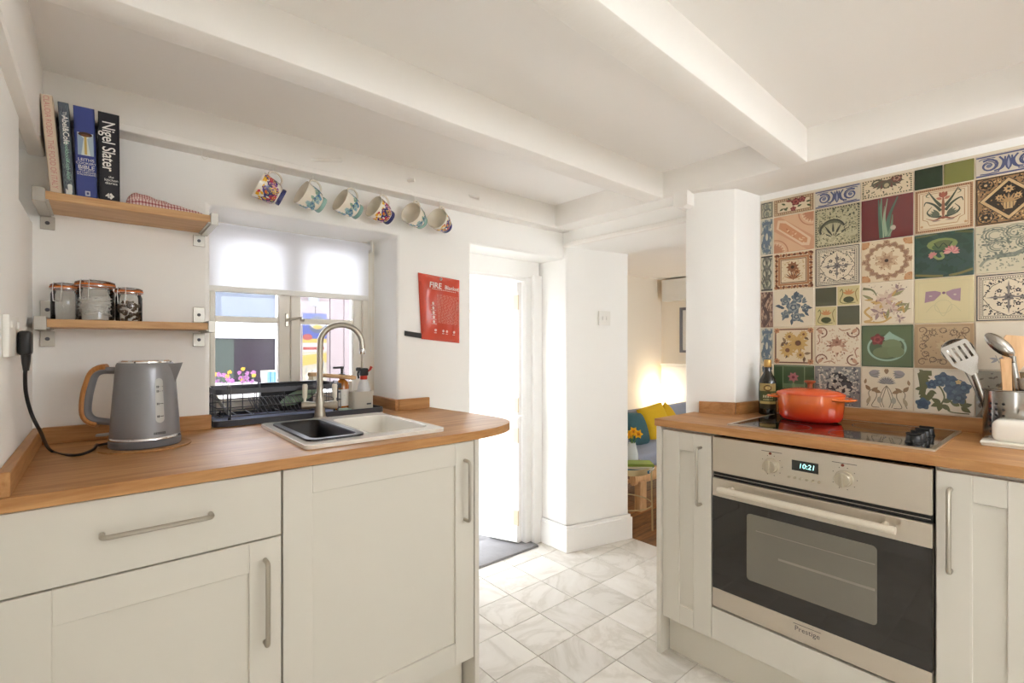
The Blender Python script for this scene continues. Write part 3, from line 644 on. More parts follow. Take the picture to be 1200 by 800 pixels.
hb = thing('ceramic_hob', 'black glass electric hob in a steel frame set into the oak worktop', 'hob', (1.96, 0.535, WT))
HX0, HX1, HY0, HY1 = 1.715, 2.165, 0.255, 0.825
obj('steel_frame', prism(B(), rrect(HX0, HX1, HY0, HY1, 0.006, 3), WT, WT + 0.005, [rrect(HX0 + 0.012, HX1 - 0.012, HY0 + 0.012, HY1 - 0.012, 0.004, 2)]), steel_y, hb)
gl = obj('glass', box(HX0 + 0.011, HX1 - 0.011, HY0 + 0.011, HY1 - 0.011, WT - 0.001, WT + 0.0045), mat('hob_glass', rgb(22, 20, 19), 0.05, coat=0.5), hb)
for x, y, r in ((1.82, 0.68, 0.09), (2.04, 0.68, 0.075), (1.82, 0.46, 0.075), (2.05, 0.44, 0.09)):
    a = Art(lambda s, t, l, x=x, y=y, r=r: (x + (s - 0.5) * 2 * r, y + (t - 0.5) * 2 * r, WT + 0.0045 + l)); a.ring(0.5, 0.5, 0.49, 0.02, rgb(88, 84, 80), 40); a.build('burner_ring', print_m, gl)
for k in range(4):
    x = 1.80 + k * 0.06
    kb = obj('knob', lathe(B(), [(0.021, 0), (0.021, 0.003), (0.019, 0.005), (0.0175, 0.02), (0.016, 0.022), (0, 0.022)], 22, (x, 0.315, WT + 0.0045)), black_plastic, hb)
    obj('grip', box(x - 0.004, x + 0.004, 0.297, 0.333, WT + 0.0265, WT + 0.0325, 0.0015), black_plastic, kb)

# ================================================================== CASSEROLE, OIL, UTENSILS, BUTTER DISH
enam, nt, b_ = nmat('orange_enamel'); N = nt.nodes.new; L = nt.links
tc = N('ShaderNodeTexCoord'); sp = N('ShaderNodeSeparateXYZ'); mr = N('ShaderNodeMapRange'); mr.inputs['From Min'].default_value = 0.012; mr.inputs['From Max'].default_value = 0.085
cr = N('ShaderNodeValToRGB'); cr.color_ramp.elements[0].color = rgb(196, 36, 24); cr.color_ramp.elements[1].color = rgb(224, 108, 40)
L.new(tc.outputs['Object'], sp.inputs[0]); L.new(sp.outputs['Z'], mr.inputs['Value']); L.new(mr.outputs[0], cr.inputs['Fac']); L.new(cr.outputs['Color'], b_.inputs['Base Color']); b_.inputs['Roughness'].default_value = 0.14; sock(b_, 'Coat Weight', 0.5)
lid_m = mat('orange_enamel_lid', rgb(216, 86, 38), 0.14, coat=0.5)
PC = Vector((2.03, 0.66, WT + 0.005))
ps = thing('casserole_pot', 'oval orange cast-iron casserole with lid standing on the hob', 'pot', PC)
prof = [(0, 0), (0.086, 0), (0.098, 0.006), (0.104, 0.02), (0.108, 0.06), (0.110, 0.094), (0.110, 0.097), (0.106, 0.097), (0.104, 0.06), (0, 0.01)]
SXX, SYY = 0.78, 1.02
obj('body', lathe(B(), prof, 48, PC, sx=SXX, sy=SYY), enam, ps, smooth=40)
lidp = [(0.111, 0.097), (0.1125, 0.101), (0.110, 0.105), (0.09, 0.114), (0.05, 0.121), (0.02, 0.123), (0, 0.123)]
lidm = obj('lid', lathe(B(), lidp, 48, PC, sx=SXX, sy=SYY), lid_m, ps, smooth=50)
obj('knob', lathe(B(), [(0.009, 0.122), (0.008, 0.132), (0.012, 0.140), (0.019, 0.143), (0.0195, 0.147), (0.016, 0.150), (0, 0.151)], 20, PC), mat('brown_knob', rgb(150, 76, 40), 0.3), lidm)
for sg in (-1, 1):
    pts = [PC + Vector((x, sg * y, 0.086)) for x, y in ((-0.05, 0.088), (-0.044, 0.122), (-0.02, 0.137), (0.02, 0.137), (0.044, 0.122), (0.05, 0.088))]
    bm = B(); tube(bm, spline(pts, 5), 0.008, 8, flat=(0.6, 1.2)); bx(bm, PC.x - 0.036, PC.x + 0.036, PC.y + min(sg * 0.1, sg * 0.127), PC.y + max(sg * 0.1, sg * 0.127), PC.z + 0.082, PC.z + 0.089, 0.002); obj('handle', bm, enam, ps)

OB = Vector((2.115, 0.845, WT))
ob = thing('oil_bottle', 'dark glass olive oil bottle with a gold cap beside the casserole', 'bottle', OB)
oil_g = mat('dark_green_glass', rgb(26, 26, 16), 0.06, coat=0.6)
obj('glass_body', lathe(B(), [(0, 0), (0.030, 0), (0.034, 0.004), (0.034, 0.125), (0.030, 0.146), (0.018, 0.168), (0.0125, 0.185), (0.0125, 0.205), (0, 0.205)], 28, OB), oil_g, ob)
obj('cap', lathe(B(), [(0.0135, 0.196), (0.0145, 0.198), (0.0145, 0.224), (0.013, 0.227), (0, 0.227)], 22, OB), mat('gold_cap', rgb(196, 158, 92), 0.35, 0.6), ob)
def bottle_art(c, r, h0, h1, ang, span): return lambda s, t, l: (c.x + (r + 0.0004 + l) * math.cos(ang - (s - 0.5) * span), c.y + (r + 0.0004 + l) * math.sin(ang - (s - 0.5) * span), c.z + h0 + t * (h1 - h0))
a = Art(bottle_art(OB, 0.034, 0.025, 0.13, math.atan2(-OB.y, -OB.x) - PI * 0 , 2.0))
for i in range(10):
    y = i / 10; a.hold = True
    for j in range(8): a.rect(j / 8, y, j / 8 + 0.125, y + 0.1, rgb(170, 150, 92) if y >= 0.62 else (rgb(74, 84, 44) if y >= 0.28 else (rgb(196, 176, 110) if y > 0.15 else rgb(60, 56, 36))))
a.hold = False; a.l += 1
a.ring(0.5, 0.82, 0.2, 0.05, rgb(96, 70, 30), 12, ry=0.1); a.ell(0.5, 0.82, 0.12, 0.06, rgb(206, 186, 120)); a.hold = True
for j in range(5): a.rect(0.2 + j * 0.12, 0.44, 0.28 + j * 0.12, 0.54, rgb(214, 208, 170)); a.rect(0.22 + j * 0.11, 0.34, 0.3 + j * 0.11, 0.39, rgb(190, 186, 130))
a.build('label', print_m, ob)

UC = Vector((2.085, 0.138, WT))
uh = thing('utensil_holder', 'perforated stainless steel pot holding kitchen utensils', 'utensil holder', UC)
pol = mat('polished_steel', rgb(160, 155, 148), 0.22, 1)
obj('body', lathe(B(), [(0, 0.002), (0.056, 0.002), (0.058, 0.0), (0.060, 0.004), (0.060, 0.15), (0.0615, 0.152), (0.060, 0.154), (0.058, 0.152), (0.058, 0.006), (0, 0.006)], 40, UC), pol, uh)
bm = B()
for a_ in range(24):
    if a_ % 6 in (0, 1, 5): continue
    for z in range(6):
        th = a_ * 2 * PI / 24 + R(20); n = Vector((math.cos(th), math.sin(th), 0)); M = frame_mtx(UC + n * 0.0603 + Vector((0, 0, 0.028 + z * 0.017)), (-n.y, n.x, 0), (0, 0, 1))
        lathe(bm, [(0, 0.0002), (0.0036, 0.0002), (0.0038, -0.0006)], 8, (0, 0, 0), M)
obj('drain_holes', bm, black_plastic, uh)['kind'] = 'stuff'
def on(u, v, x): return px(u, v, 'x', x)
# slotted turner
tn = thing('slotted_turner', 'polished steel slotted turner leaning out of the utensil pot', 'turner', UC + Vector((-0.01, 0.02, 0.02)))
h0 = UC + Vector((0.0, 0.03, 0.01)); h1 = on(1141, 437, 2.06)
bm = B(); tube(bm, [h0, h0.lerp(h1, 0.5), h1], [0.005, 0.006, 0.0055], 8, flat=(0.5, 1.4)); obj('handle', bm, pol, tn)
ax = (on(1113, 398, 2.05) - h1).normalized(); sd = ax.cross(Vector((-0.85, -0.5, 0))).normalized()
M = frame_mtx(h1 - ax * 0.004, sd, ax)
outline = [(-0.010, 0), (0.010, 0), (0.020, 0.02), (0.036, 0.045), (0.038, 0.10), (0.034, 0.108), (-0.034, 0.108), (-0.038, 0.10), (-0.036, 0.045), (-0.020, 0.02)]
sl = [[(x - 0.0035, 0.05), (x + 0.0035, 0.05), (x + 0.0035, 0.095), (x - 0.0035, 0.095)] for x in (-0.024, -0.008, 0.008, 0.024)]
obj('blade', prism(B(), outline, 0, 0.002, sl, mtx=M), pol, tn)
# ladle behind it
ld_ = thing('steel_ladle', 'round polished ladle behind the slotted turner', 'ladle', UC + Vector((0.01, 0.02, 0.02)))
b1 = on(1122, 411, 2.12); h0 = UC + Vector((0.025, 0.03, 0.01))
bm = B(); tube(bm, spline([h0, h0.lerp(b1, 0.6), b1 + Vector((0.0, 0.0, -0.02))], 6), 0.0045, 8); obj('handle', bm, pol, ld_)
M = frame_mtx(b1, Vector((0.3, -0.9, 0.25)), Vector((0.35, 0.3, 0.88)))
obj('bowl', lathe(B(), [(0.0, -0.026), (0.02, -0.022), (0.036, -0.01), (0.042, 0.004), (0.0405, 0.004), (0.034, -0.008), (0.018, -0.019), (0, -0.023)], 26, (0, 0, 0), M), pol, ld_)
# serving spoon / tongs, wooden spatula, wooden spoon
sp_ = thing('serving_spoon', 'pointed dark steel serving spoon standing in the utensil pot', 'spoon', UC + Vector((0, -0.01, 0.02)))
t0 = on(1156, 391, 2.05); t1 = on(1187, 417, 2.05); h0 = UC + Vector((-0.01, -0.02, 0.01))
bm = B(); tube(bm, spline([h0, h0.lerp(t1, 0.5), t1], 5), [0.0045] * 11, 8, flat=(0.6, 1.5)); obj('handle', bm, pol, sp_)
d = (t0 - t1); M = frame_mtx(t1 + d * 0.5, d, Vector((0.2, -0.6, 0.6)) - d * (d.dot(Vector((0.2, -0.6, 0.6))) / d.length_squared))
obj('bowl', lathe(B(), [(0, -0.011), (0.6, -0.008), (0.9, -0.002), (1.0, 0.002), (0.95, 0.003), (0.6, -0.004), (0, -0.007)], 22, (0, 0, 0), M @ Matrix.Diagonal((d.length * 0.52, 0.020, 1, 1))), pol, sp_)
wsn = thing('wooden_spatula', 'wide flat wooden spatula standing in the utensil pot', 'spatula', UC + Vector((0.02, -0.03, 0.02)))
h0 = UC + Vector((0.01, -0.03, 0.01)); h1 = on(1188, 432, 2.10); ax = (on(1193, 390, 2.11) - h1).normalized(); sd = ax.cross(Vector((-0.9, -0.4, 0))).normalized()
bm = B(); tube(bm, [h0, h0.lerp(h1, 0.5), h1], [0.007, 0.008, 0.009], 8, flat=(0.6, 1.2)); obj('handle', bm, beech, wsn)
obj('blade', prism(B(), [(-0.012, -0.004), (0.012, -0.004), (0.03, 0.035), (0.034, 0.085), (0.028, 0.10), (-0.028, 0.10), (-0.034, 0.085), (-0.03, 0.035)], 0, 0.006, mtx=frame_mtx(h1, sd, ax)), beech, wsn)
wsp = thing('wooden_stick_spoon', 'slim flat wooden handle standing upright in the utensil pot', 'spoon', UC + Vector((-0.02, 0.0, 0.02)))
h0 = UC + Vector((-0.03, 0.0, 0.01)); h1 = on(1178, 420, 2.03); ax = (h1 - h0).normalized(); sd = ax.cross(Vector((-0.9, -0.3, 0))).normalized()
obj('shaft', prism(B(), [(-0.009, 0), (0.009, 0), (0.0105, (h1 - h0).length * 0.8), (0.012, (h1 - h0).length), (-0.012, (h1 - h0).length), (-0.0105, (h1 - h0).length * 0.8)], 0, 0.006, mtx=frame_mtx(h0, sd, ax)), beech, wsp)
tg = thing('steel_tongs', 'folded steel tongs standing in the utensil pot', 'tongs', UC + Vector((-0.02, -0.02, 0.02)))
h0 = UC + Vector((-0.02, -0.025, 0.01)); h1 = on(1186, 425, 2.04); h2 = on(1197, 443, 2.04)
obj('arm', tube(B(), [h0, h0.lerp(h1, 0.5) + Vector((0, -0.006, 0)), h1], 0.006, 8, flat=(0.5, 1.6)), pol, tg); obj('arm', tube(B(), [h0 + Vector((0.01, -0.01, 0)), h2], 0.006, 8, flat=(0.5, 1.6)), pol, tg)

BC = Vector((1.985, 0.092, WT))
bd = thing('butter_dish', 'white ceramic butter dish with a domed lid', 'butter dish', BC)
obj('tray', bx(bx(B(), BC.x - 0.06, BC.x + 0.06, BC.y - 0.095, BC.y + 0.095, WT, WT + 0.008, 0.003, 2), BC.x - 0.062, BC.x + 0.062, BC.y - 0.097, BC.y + 0.097, WT + 0.006, WT + 0.014, 0.003, 2), ceramic, bd)
lidd = obj('lid', box(BC.x - 0.045, BC.x + 0.045, BC.y - 0.075, BC.y + 0.075, WT + 0.012, WT + 0.075, 0.018, 5), ceramic, bd, smooth=60)
obj('knob', lathe(B(), [(0.006, 0.073), (0.006, 0.082), (0.012, 0.088), (0.011, 0.094), (0, 0.096)], 16, BC), ceramic, lidd)

# ================================================================== SINK, TAP, DISH RACK, WASHING-UP THINGS
sk = thing('ceramic_sink', 'white ceramic inset sink with a black half bowl', 'sink', (0.65, 1.62, WT))
def basin(bm, x0, x1, y0, y1, r, zt, zb, slope=0.02):
    """tapered basin from a rounded rectangle; open at the top"""
    t = B(); rings = []
    for k, (z, ins, rr) in enumerate(((zt, 0, r), (zt - 0.006, 0.004, r), (zb + 0.03, slope, r + 0.004), (zb + 0.006, slope + 0.014, r), (zb, slope + 0.032, r * 0.8))):
        rings.append([t.verts.new((p[0], p[1], z)) for p in rrect(x0 + ins, x1 - ins, y0 + ins, y1 - ins, rr)])
    n = len(rings[0])
    for a, b in zip(rings, rings[1:]):
        for i in range(n): t.faces.new((a[i], a[(i + 1) % n], b[(i + 1) % n], b[i]))
    t.faces.new(rings[-1]); merge(bm, t)
ZR = WT + 0.012
h1_ = rrect(0.462, 0.607, 1.43, 1.80, 0.03); h2_ = rrect(0.645, 0.853, 1.43, 1.80, 0.04)
bm = prism(B(), rrect(SX0, SX1, SY0, SY1, 0.02), WT, ZR, [h1_, h2_])
basin(bm, 0.645, 0.853, 1.43, 1.80, 0.04, ZR, WT - 0.17); basin(bm, 0.462, 0.607, 1.43, 1.80, 0.03, ZR, WT - 0.12)
o = obj('basin', bm, ceramic, sk, smooth=40); bevel_mod(o, 0.004, 3, 60)
ins = B(); prism(ins, rrect(0.448, 0.621, 1.416, 1.814, 0.03), ZR, ZR + 0.006, [rrect(0.466, 0.603, 1.434, 1.796, 0.028)]); basin(ins, 0.466, 0.603, 1.434, 1.796, 0.028, ZR + 0.006, WT - 0.10, 0.012)
obj('black_bowl_insert', ins, mat('black_insert', rgb(30, 30, 32), 0.3), sk, smooth=40)['label'] = 'black plastic half bowl insert'
obj('waste', lathe(B(), [(0, 0), (0.02, 0), (0.024, -0.001)], 18, (0.75, 1.62, WT - 0.1685)), chrome, sk)

TB = Vector((0.648, 1.913, WT))
tap = thing('mixer_tap', 'brushed nickel swan-neck mixer tap with two white levers behind the sink', 'tap', TB)
obj('body', lathe(B(), [(0, 0), (0.026, 0), (0.026, 0.006), (0.021, 0.012), (0.018, 0.05), (0.017, 0.075), (0.0125, 0.11), (0.0115, 0.13), (0, 0.13)], 24, TB), nickel, tap)
top = 1.205; dirv = Vector((0.94, -0.34, 0)).normalized(); rr = 0.078
pts = [TB + Vector((0, 0, 0.12)), Vector((TB.x, TB.y, 1.10)), Vector((TB.x, TB.y, 1.17))]
for k in range(1, 13):
    th = PI * k / 12.6; pts.append(Vector((TB.x, TB.y, top)) + dirv * (rr * (1 - math.cos(th))) + Vector((0, 0, rr * math.sin(th) * 0.95)))
end = pts[-1]; pts.append(end + Vector((0.003, 0, -0.035)))
obj('spout', tube(B(), pts, 0.0112, 14), nickel, tap)
e2 = pts[-1]
obj('spout_nozzle', lathe(B(), [(0.0118, 0.004), (0.0125, 0), (0.0125, -0.014), (0.0105, -0.018), (0, -0.016)], 18, e2), chrome, tap)
for sg in (-1, 1):
    d = Vector((0.9, -0.44, 0)) * sg; c = TB + Vector((0, 0, 0.055))
    arm = obj('valve', tube(B(), [c, c + d * 0.03, c + d * 0.042, c + d * 0.062, c + d * 0.066], [0.013, 0.013, 0.016, 0.0155, 0.012], 16), nickel, tap)
    q = c + d * 0.054
    obj('lever', tube(B(), [q + Vector((0, 0, 0.010)), q + Vector((0, 0, 0.025)), q + Vector((0, 0, 0.03)), q + Vector((0, 0, 0.075)), q + Vector((0, 0, 0.082))], [0.005, 0.005, 0.0085, 0.0105, 0.008], 14), mat('lever_white', rgb(236, 230, 216), 0.25, coat=0.4) if sg < 0 else MATS['lever_white'], arm)['label'] = 'white porcelain lever'

# dish rack on its drip tray
RX0, RX1, RY0, RY1 = 0.302, 0.76, 1.975, 2.19
tr = thing('dish_rack', 'dark grey wire dish rack on a drip tray in the window recess', 'dish rack', ((RX0 + RX1) / 2, 2.08, WT))
obj('drip_tray', prism(prism(B(), rrect(RX0 - 0.004, 0.93, RY0 - 0.035, RY1 + 0.005, 0.02), WT + 0.001, WT + 0.006), rrect(RX0 - 0.004, 0.93, RY0 - 0.035, RY1 + 0.005, 0.02), WT + 0.006, WT + 0.022, [rrect(RX0 + 0.004, 0.922, RY0 - 0.027, RY1 - 0.003, 0.016)]), dark_tray, tr)
mat_ = obj('drying_mat', box(RX0 + 0.01, RX1 - 0.01, RY0 - 0.02, RY1 - 0.01, WT + 0.006, WT + 0.011, 0.002), mat('blue_grey_mat', rgb(126, 132, 160), 0.9, bump=0.5, bscale=200), tr)
zb, zt = WT + 0.03, WT + 0.125
wire = B()
loop = rrect(RX0 + 0.01, RX1, RY0, RY1 - 0.01, 0.02, 4)
for z, r_ in ((zb, 0.0022), (zb + 0.033, 0.0018), (zb + 0.064, 0.0018)): tube(wire, [(p[0], p[1], z) for p in loop], r_, 6, True)
obj('rim_wire', wire, dark_metal, tr)
obj('top_band', prism(B(), rrect(RX0 + 0.008, RX1 + 0.002, RY0 - 0.002, RY1 - 0.008, 0.02, 4), zt - 0.014, zt + 0.004, [rrect(RX0 + 0.0095, RX1 + 0.0005, RY0 - 0.0005, RY1 - 0.0095, 0.0185, 4)]), dark_metal, tr)
bm = B()
for k in range(9):
    x = RX0 + 0.03 + k * (RX1 - RX0 - 0.05) / 8
    if k in (0, 2, 4, 6, 8): tube(bm, [(x, RY0, zb), (x, RY0, zt)], 0.0014, 6)
    tube(bm, [(x, RY1 - 0.01, zb), (x, RY1 - 0.01, zt)], 0.0018, 6); tube(bm, [(x, RY0, zb), (x, RY1 - 0.01, zb)], 0.0016, 6)
for k in range(7):
    y = RY0 + 0.02 + k * 0.027
    for x in (RX0 + 0.01, RX1): tube(bm, [(x, y, zb), (x, y, zt)], 0.0013, 6)
obj('basket_wires', bm, dark_metal, tr)
bm = B()
for k in range(13):
    x = RX0 + 0.14 + k * 0.015
    tube(bm, spline([(x + 0.012, RY0 + 0.03, zb + 0.002), (x - 0.012, RY0 + 0.032, zb + 0.05), (x - 0.012, RY0 + 0.085, zb + 0.055), (x + 0.012, RY0 + 0.1, zb + 0.002)], 4), 0.0016, 5)
obj('plate_slots', bm, mat('steel_wire', rgb(120, 120, 126), 0.3, 0.9), tr)
for x in (RX0 + 0.05, RX1 - 0.03):
    for y in (RY0 + 0.008, RY1 - 0.03): obj('foot', tube(B(), [(x, y, zb), (x, y, WT + 0.011)], [0.003, 0.005], 8), black_plastic, tr)
for x in (RX0 + 0.052, RX1 - 0.02): obj('side_bar', tube(B(), round_path([(x, RY0 - 0.004, WT + 0.013), (x, RY0 - 0.004, zt + 0.014), (x, RY0 + 0.05, zt + 0.014), (x, RY0 + 0.05, zb)], 0.012, 4), 0.0025, 7), dark_metal, tr)
# things standing in the rack
bp_ = thing('baking_tin', 'black rectangular baking tin standing in the dish rack', 'baking tin', (0.56, 2.09, zb))
bm = B(); bx(bm, 0.475, 0.672, 2.065, 2.068, zb + 0.006, zt + 0.012, 0.001, mtx=None); bx(bm, 0.468, 0.679, 2.045, 2.07, zt + 0.010, zt + 0.016, 0.002); bx(bm, 0.475, 0.478, 2.066, 2.10, zb + 0.006, zt + 0.012); bx(bm, 0.669, 0.672, 2.066, 2.10, zb + 0.006, zt + 0.012)
obj('tin', bm, mat('black_tin', rgb(36, 36, 40), 0.35, 0.2), bp_)
gp = thing('green_plate', 'green rimmed plate leaning in the dish rack before the black tin', 'plate', (0.6, 2.05, zb))
M = frame_mtx((0.605, 2.03, zb + 0.045), (0.93, -0.05, 0.36), (-0.25, 0.62, 0.75))
obj('plate', lathe(B(), [(0, 0), (0.05, 0), (0.072, 0.006), (0.085, 0.012), (0.086, 0.014), (0.07, 0.009), (0.048, 0.003), (0, 0.003)], 36, (0, 0, 0), M @ Matrix.Diagonal((0.85, 0.32, 1, 1))), mat('sage_glaze', rgb(126, 150, 128), 0.2, coat=0.4), gp)
pl_ = thing('plastic_board', 'pale translucent plastic board leaning at the end of the dish rack', 'board', (0.32, 2.15, zb))
obj('board', box(-0.0015, 0.0015, -0.03, 0.03, 0, 0.19, 0.001, mtx=frame_mtx((0.385, 2.165, WT + 0.012), (0.82, 0.1, 0.52), (-0.1, 1, 0))), white_plastic, pl_)
# washing-up things on the tray to the right
cd = thing('sponge_caddy', 'beige plastic sink caddy at the window corner', 'caddy', (0.88, 2.06, WT + 0.006))
bm = prism(B(), rrect(0.822, 0.918, 2.02, 2.10, 0.012), WT + 0.007, WT + 0.012); prism(bm, rrect(0.822, 0.918, 2.02, 2.10, 0.012), WT + 0.012, WT + 0.085, [rrect(0.826, 0.914, 2.024, 2.096, 0.010)]); bx(bm, 0.823, 0.85, 2.085, 2.099, WT + 0.08, WT + 0.128, 0.004)
beige = mat('beige_plastic', rgb(200, 192, 178), 0.5)
obj('box', bm, beige, cd); obj('badge', box(0.885, 0.905, 2.0193, 2.0203, WT + 0.028, WT + 0.034), dark_tray, cd)
sb = thing('spray_bottle', 'clear spray bottle with a red label and black trigger in the caddy', 'spray bottle', (0.888, 2.06, WT + 0.012))
SB = Vector((0.888, 2.06, WT + 0.013))
obj('bottle', lathe(B(), [(0, 0), (0.026, 0), (0.028, 0.01), (0.028, 0.075), (0.022, 0.105), (0.013, 0.128), (0.012, 0.136), (0, 0.136)], 20, SB), mat('milky_plastic', rgb(226, 226, 226), 0.25), sb)
obj('collar', lathe(B(), [(0.015, 0.122), (0.016, 0.124), (0.016, 0.137), (0.013, 0.139)], 18, SB), mat('red_plastic', rgb(206, 60, 44), 0.35), sb)
bm = B(); bx(bm, SB.x - 0.018, SB.x + 0.018, SB.y - 0.014, SB.y + 0.014, SB.z + 0.138, SB.z + 0.172, 0.006, 2); bx(bm, SB.x - 0.034, SB.x - 0.014, SB.y - 0.008, SB.y + 0.008, SB.z + 0.160, SB.z + 0.176, 0.003); tube(bm, spline([SB + Vector((-0.018, 0, 0.165)), SB + Vector((-0.028, -0.004, 0.15)), SB + Vector((-0.024, -0.004, 0.128))], 4), 0.004, 7)
obj('trigger_head', bm, black_plastic, sb); obj('red_nozzle', tube(B(), [SB + Vector((0.016, 0, 0.155)), SB + Vector((0.03, 0, 0.165)), SB + Vector((0.036, 0, 0.178))], [0.004, 0.005, 0.007], 8), MATS['red_plastic'], sb)
so = thing('soap_dispenser', 'amber soap bottle with a black pump and white label', 'soap bottle', (0.80, 2.075, WT + 0.006))
SO = Vector((0.800, 2.085, WT + 0.007))
obj('bottle', lathe(B(), [(0, 0), (0.028, 0), (0.030, 0.004), (0.030, 0.105), (0.024, 0.122), (0.012, 0.132), (0.012, 0.14), (0, 0.14)], 24, SO), mat('amber_glass', rgb(176, 104, 30), 0.1, coat=0.5), so)
a = Art(bottle_art(SO, 0.030, 0.018, 0.09, math.atan2(-SO.y, -SO.x), 2.4)); a.hold = True
for j in range(10): a.rect(j / 10, 0, j / 10 + 0.1, 1, rgb(240, 236, 226))
a.hold = False; a.l += 1; a.rect(0.35, 0.6, 0.62, 0.66, rgb(120, 110, 100)); a.rect(0.35, 0.42, 0.7, 0.46, rgb(150, 140, 130)); a.rect(0.35, 0.3, 0.66, 0.33, rgb(150, 140, 130)); a.build('label', print_m, so)
bm = lathe(B(), [(0.013, 0.138), (0.014, 0.14), (0.014, 0.156), (0.005, 0.158), (0.005, 0.176), (0.009, 0.178), (0.009, 0.188), (0, 0.189)], 16, SO); bx(bm, SO.x - 0.038, SO.x, SO.y - 0.006, SO.y + 0.006, SO.z + 0.178, SO.z + 0.187, 0.002); obj('pump', bm, black_plastic, so)
db = thing('dish_brush', 'wooden handled dish brush lying across the rack end', 'brush', (0.74, 2.10, zt + 0.01))
p0, p1 = Vector((0.70, 2.115, zt + 0.036)), Vector((0.845, 2.04, zt + 0.020))
obj('handle', tube(B(), [p0, p0.lerp(p1, 0.25), p0.lerp(p1, 0.7), p0.lerp(p1, 0.92), p1], [0.006, 0.0085, 0.009, 0.010, 0.007], 12), beech, db); 
hd = p0 + Vector((-0.012, 0.006, 0)); obj('head', lathe(B(), [(0, 0.012), (0.018, 0.010), (0.02, 0.0), (0.018, -0.006), (0, -0.006)], 18, hd), beech, db); bm = B()
for k in range(30): th = k * 2.4; q = 0.016 * math.sqrt(k / 30); tube(bm, [hd + Vector((q * math.cos(th), q * math.sin(th), -0.005)), hd + Vector((1.2 * q * math.cos(th), 1.2 * q * math.sin(th), -0.022))], 0.0012, 4)
br = obj('bristles', bm, mat('bristle', rgb(226, 214, 190), 0.8), db)
sg_ = thing('green_sponge', 'pale green sponge lying on the tray behind the tap', 'sponge', (0.775, 2.0, WT + 0.006))
obj('sponge', box(0.755, 0.795, 1.955, 2.01, WT + 0.0075, WT + 0.024, 0.005, 2), mat('sponge_green', rgb(190, 214, 196), 0.95, bump=0.6, bscale=150), sg_)
# outside on the sill: mug and flowers
sill = struct(obj('trim_sill', box(0.25, 1.04, 2.285, 2.44, 0.96, 0.985, 0.006), gloss_white))

# ================================================================== KETTLE, PLUG, SOCKET
KC = Vector((0.098, 1.728, WT))
mt = tag(obj('cork_mat', lathe(B(), [(0, 0), (0.108, 0), (0.109, 0.002), (0.108, 0.004), (0, 0.004)], 48, KC), wood('cork', rgb(150, 104, 62), rgb(190, 146, 98), (90, 90, 90), 0.8), None, KC), 'round cork mat under the grey kettle', 'mat')
KZ = WT + 0.004
kt = thing('electric_kettle', 'grey electric kettle with a wood-effect handle beside the shelves', 'kettle', (KC.x, KC.y, KZ))
kg = mat('kettle_grey', rgb(136, 136, 140), 0.32, 0.35, coat=0.25); K0 = Vector((KC.x, KC.y, KZ))
obj('base', lathe(B(), [(0, 0), (0.080, 0), (0.084, 0.004), (0.084, 0.018), (0.081, 0.022), (0, 0.022)], 44, K0), mat('kettle_base_grey', rgb(104, 104, 108), 0.45), kt)
obj('chrome_band', lathe(B(), [(0.0828, 0.022), (0.0838, 0.0235), (0.0832, 0.0275), (0.082, 0.029)], 44, K0), chrome, kt)
bd_ = obj('body', lathe(B(), [(0.0815, 0.028), (0.081, 0.035), (0.0785, 0.08), (0.0735, 0.15), (0.069, 0.21), (0.067, 0.228), (0.064, 0.234), (0.060, 0.234)], 48, K0), kg, kt, smooth=50)
obj('lid', lathe(B(), [(0.062, 0.232), (0.061, 0.238), (0.057, 0.2405), (0.05, 0.2395), (0, 0.2385)], 44, K0), chrome, kt)
# spout on the right
dS = Vector((0.93, -0.37, 0)).normalized(); dN = Vector((-dS.y, dS.x, 0))
t = B(); A_ = [K0 + dS * 0.062 + dN * 0.026 + Vector((0, 0, 0.23)), K0 + dS * 0.091 + Vector((0, 0, 0.2335)), K0 + dS * 0.062 - dN * 0.026 + Vector((0, 0, 0.23)), K0 + dS * 0.069 + Vector((0, 0, 0.168)), K0 + dS * 0.055 + dN * 0.018 + Vector((0, 0, 0.18)), K0 + dS * 0.055 - dN * 0.018 + Vector((0, 0, 0.18))]
V_ = [t.verts.new(p) for p in A_]
for f in ((0, 1, 3), (1, 2, 3), (0, 3, 4), (2, 5, 3), (0, 4, 5, 2)): t.faces.new([V_[i] for i in f])
bmesh.ops.recalc_face_normals(t, faces=t.faces[:]); obj('spout', t, kg, kt)
# handle on the left
hd_ = -dS
def hp(r, z): return K0 + hd_ * r + Vector((0, 0, z))
core = round_path([hp(0.062, 0.212), hp(0.118, 0.214), hp(0.135, 0.14), hp(0.138, 0.078), hp(0.07, 0.066)], 0.034, 6)
h = obj('handle', tube(B(), core, 0.0095, 12, flat=(1.0, 1.35)), mat('handle_grey', rgb(120, 120, 124), 0.4), kt)
cx_ = hp(0.085, 0.14); shell = []
for p in core:
    d = (p - cx_); d = d.normalized() * 0.0085; shell.append(p + d)
obj('wood_grip', tube(B(), shell[1:-1], 0.0098, 12, flat=(1.0, 1.45)), wood('grip_wood', rgb(160, 98, 46), rgb(206, 148, 86), (40, 40, 8), 0.4), h)['label'] = 'wood-effect outer grip'
